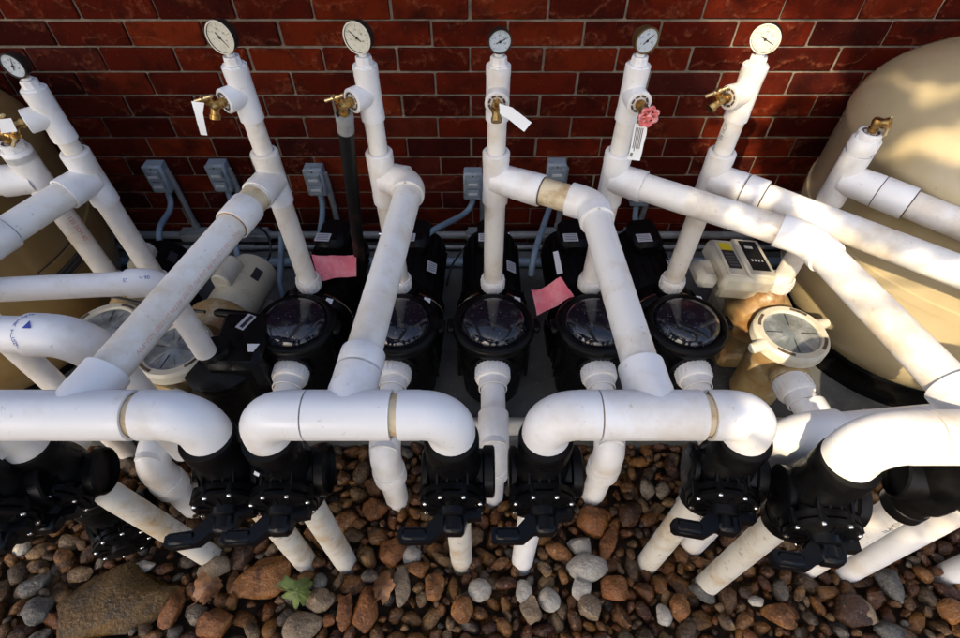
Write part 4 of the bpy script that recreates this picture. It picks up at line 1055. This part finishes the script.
# leaves
def leaf(name, label, c, size, rz, mt, lobes=5, curl=.25, seed=0):
    mb = MB(); n = 40; rows = 5; vs = [V((0, 0, 0))]; fs = []
    for j in range(1, rows+1):
        for k in range(n):
            a = 2*math.pi*k/n; rr = size*(.84+.16*abs(math.cos(a*lobes/2)))*(1-.25*max(0, math.cos(a+math.pi)))*(1+.5*noise.noise(V((math.cos(a)*2.2, math.sin(a)*2.2, seed+.5)))+.22*noise.noise(V((math.cos(a)*6, math.sin(a)*6, seed))))*j/rows
            z = curl*rr*rr/size*math.cos(2*a+seed) + .14*size*abs(math.sin(a*lobes))*j/rows*.4 + .05*size*noise.noise(V((a*2, j, seed)))
            vs.append(V((rr*math.cos(a)*1.2, rr*math.sin(a)*.85, z)))
    for k in range(n): fs.append([0, 1+k, 1+(k+1) % n])
    for j in range(rows-1):
        for k in range(n): fs.append([1+j*n+k, 1+j*n+(k+1) % n, 1+(j+1)*n+(k+1) % n, 1+(j+1)*n+k][::-1])
    m = len(vs); rot = Matrix.Rotation(rz, 3, 'Z') @ Matrix.Rotation(.25, 3, 'X')
    vs2 = vs + [p-V((0, 0, .0008)) for p in vs]; fs2 = fs + [[q+m for q in f[::-1]] for f in fs]
    mb.add([rot @ p + V(c) for p in vs2], fs2, mt)
    mb.sweep([V(c)+rot @ V((-size*.2, 0, .004)), V(c)+rot @ V((-size*.9, .0, .006)), V(c)+rot @ V((-size*1.5, size*.25, .012))], [.0014, .0014, .001], mt, 6)
    return one(mb, name, label, 'leaf', smooth=60)
leaf('green_leaf', 'yellow-green leaf lying on the stones at lower left', at(297, 592, Z=-.012), .046, R(-8), 'leaf_green', 5, .5, 1)
leaf('dry_leaf', 'curled dry brown leaf among the stones left of the figured drop pipe', at(382, 588, Z=-.018), .034, R(75), 'leaf_dead', 3, .9, 2)
leaf('dry_leaf', 'crumpled rust-brown leaf below the leftmost drop pipe', at(208, 590, Z=-.012), .04, R(60), 'leaf_dead', 3, .8, 4)

# ------------------------------------------------------------------ unseen tree and shrub added behind the camera to keep the pipes in broken shade
SUN = V((-.42, -.70, .62)).normalized()      # towards the sun: behind the camera, to the left
SL = SUN.cross(V((0, 0, 1))).normalized() * -1
if SL.x < 0: SL = -SL
SU = SL.cross(SUN).normalized()
if SU.z < 0: SU = -SU
def leafy(name, label, cat, blobs, n, size, trunk, seed):
    """crown of many small leaves spread through overlapping clumps, on a tapered trunk with limbs"""
    r = random.Random(seed); root = thing(name, label, cat, trunk); mb = MB()
    tot = sum(b[1]**2*b[2] for b in blobs)
    for b in blobs:
        c, ra, rb = b[:3]; sz = b[3] if len(b) > 3 else size
        for k in range(b[4] if len(b) > 4 else int(n*ra*ra*rb/tot)):
            d = V((r.gauss(0, 1), r.gauss(0, 1), r.gauss(0, 1))).normalized()*(r.random()**.45)
            p = c + V((d.x*ra, d.y*ra, d.z*rb)); s_ = sz*r.uniform(.6, 1.3)
            q = Quaternion((r.gauss(0, 1), r.gauss(0, 1), r.gauss(0, 1), r.gauss(0, 1))).normalized()
            mb.add([p+q @ V(v) for v in ((-s_, 0, 0), (-.2*s_, .42*s_, .08*s_), (s_, 0, 0), (-.2*s_, -.42*s_, .08*s_))], [[0, 1, 2, 3]], 'foliage')
    mb.build('crown', root, 0, fix=False)
    mb = MB(); t = V(trunk); top = blobs[0][0]
    mb.sweep([t, t.lerp(top, .3)+V((.06, 0, 0)), t.lerp(top, .7), top], [.17, .14, .10, .04], 'bark', 12)
    for b in blobs[1:]:
        c = b[0]; e = 1 if len(b) < 4 else .25
        mb.sweep([t.lerp(top, .55), t.lerp(top, .6).lerp(c, .55)+V((0, 0, .1)), c], [.07*e, .045*e, .015*e], 'bark', 8)
    mb.build('trunk', root)
    return root
def sp_(l, u, s_): return SL*l + SU*u + SUN*s_
B1 = [(sp_(-2.0, 1.6, 6.0), 1.75, 1.6), (sp_(-1.05, .9, 6.1), .85, .8), (sp_(-1.15, 2.7, 6.0), 1.1, 1.0), (sp_(-1.05, 1.8, 5.8), .85, .8), (sp_(-3.3, 1.8, 6.4), 1.5, 1.4), (sp_(-2.3, 3.0, 6.2), 1.3, 1.1),
      (sp_(-.28, 1.25, 3.4), .44, .40, .05, 1800), (sp_(.13, 1.76, 3.3), .175, .16, .035, 1500), (sp_(.35, 1.545, 3.3), .19, .085, .035, 1300), (sp_(.70, 1.555, 3.3), .24, .10, .035, 1500), (sp_(1.05, 1.65, 3.4), .30, .22, .035, 1500), (sp_(.36, 2.07, 3.3), .26, .155, .035, 1800), (sp_(.75, 2.06, 3.3), .26, .15, .035, 1500), (sp_(.42, 1.80, 3.2), .10, .05, .022, 60), (sp_(.35, 2.85, 6.0), .95, .85), (sp_(1.5, 2.6, 6.2), .8, .75), (sp_(-.3, 2.5, 5.9), .6, .5)]  # leaf clumps shaped to leave sun patches only at the right
leafy('tree', 'unseen leafy tree added behind the photographer to shade the pipes', 'tree', B1, 26000, .11, (B1[0][0].x-.3, B1[0][0].y-.2, -.1), 3)
B2 = [(sp_(1.1, .15, 4.2), .95, .72), (sp_(.1, .35, 4.2), .72, .68), (sp_(2.0, .3, 4.3), .9, .7), (sp_(-.9, .1, 4.2), .8, .7), (sp_(.62, .68, 4.1), .30, .28), (sp_(1.12, 1.2, 4.2), .42, .50), (sp_(-.12, .98, 3.3), .27, .24, .035, 3000), (sp_(-.6, .85, 3.3), .36, .30, .04, 3000), (sp_(-.12, .62, 3.5), .4, .3, .04, 2500)]  # added clumps that hold the sun off the stones and crossbars
leafy('shrub', 'unseen low shrub added behind the photographer to shade the stones', 'shrub', B2, 12000, .07, (B2[0][0].x, B2[0][0].y, -.1), 7)

# ------------------------------------------------------------------ camera, light
cam = bpy.data.cameras.new('camera'); co = bpy.data.objects.new('camera', cam); COL.objects.link(co)
co.location = (0, 0, CAMZ); co.rotation_euler = (R(90)-PITCH, 0, 0)
cam.sensor_width = 36; cam.lens = 36*F/960; cam.clip_start = .02; cam.clip_end = 300
scn.camera = co
w = bpy.data.worlds.new('World'); scn.world = w; w.use_nodes = True
nt = w.node_tree; bg = nt.nodes['Background']
sky = nt.nodes.new('ShaderNodeTexSky'); sky.sky_type = 'NISHITA'; sky.sun_disc = False
el = math.asin(SUN.z); az = math.atan2(SUN.x, SUN.y)
sky.air_density = .75; sky.dust_density = 3.5; sky.ozone_density = .5; sky.sun_elevation = el; sky.sun_rotation = az
nt.links.new(sky.outputs['Color'], bg.inputs['Color']); bg.inputs['Strength'].default_value = .15
sl = bpy.data.lights.new('sun', 'SUN'); sl.energy = 2.9; sl.angle = R(.5); sl.color = (1, .83, .58)
so = bpy.data.objects.new('sun', sl); COL.objects.link(so); so.location = SUN*20
so.rotation_euler = SUN.to_track_quat('Z', 'Y').to_euler()
vs = scn.view_settings; vs.view_transform = 'Standard'; vs.look = 'None'; vs.gamma = 1; vs.use_curve_mapping = False; vs.exposure = 1.32
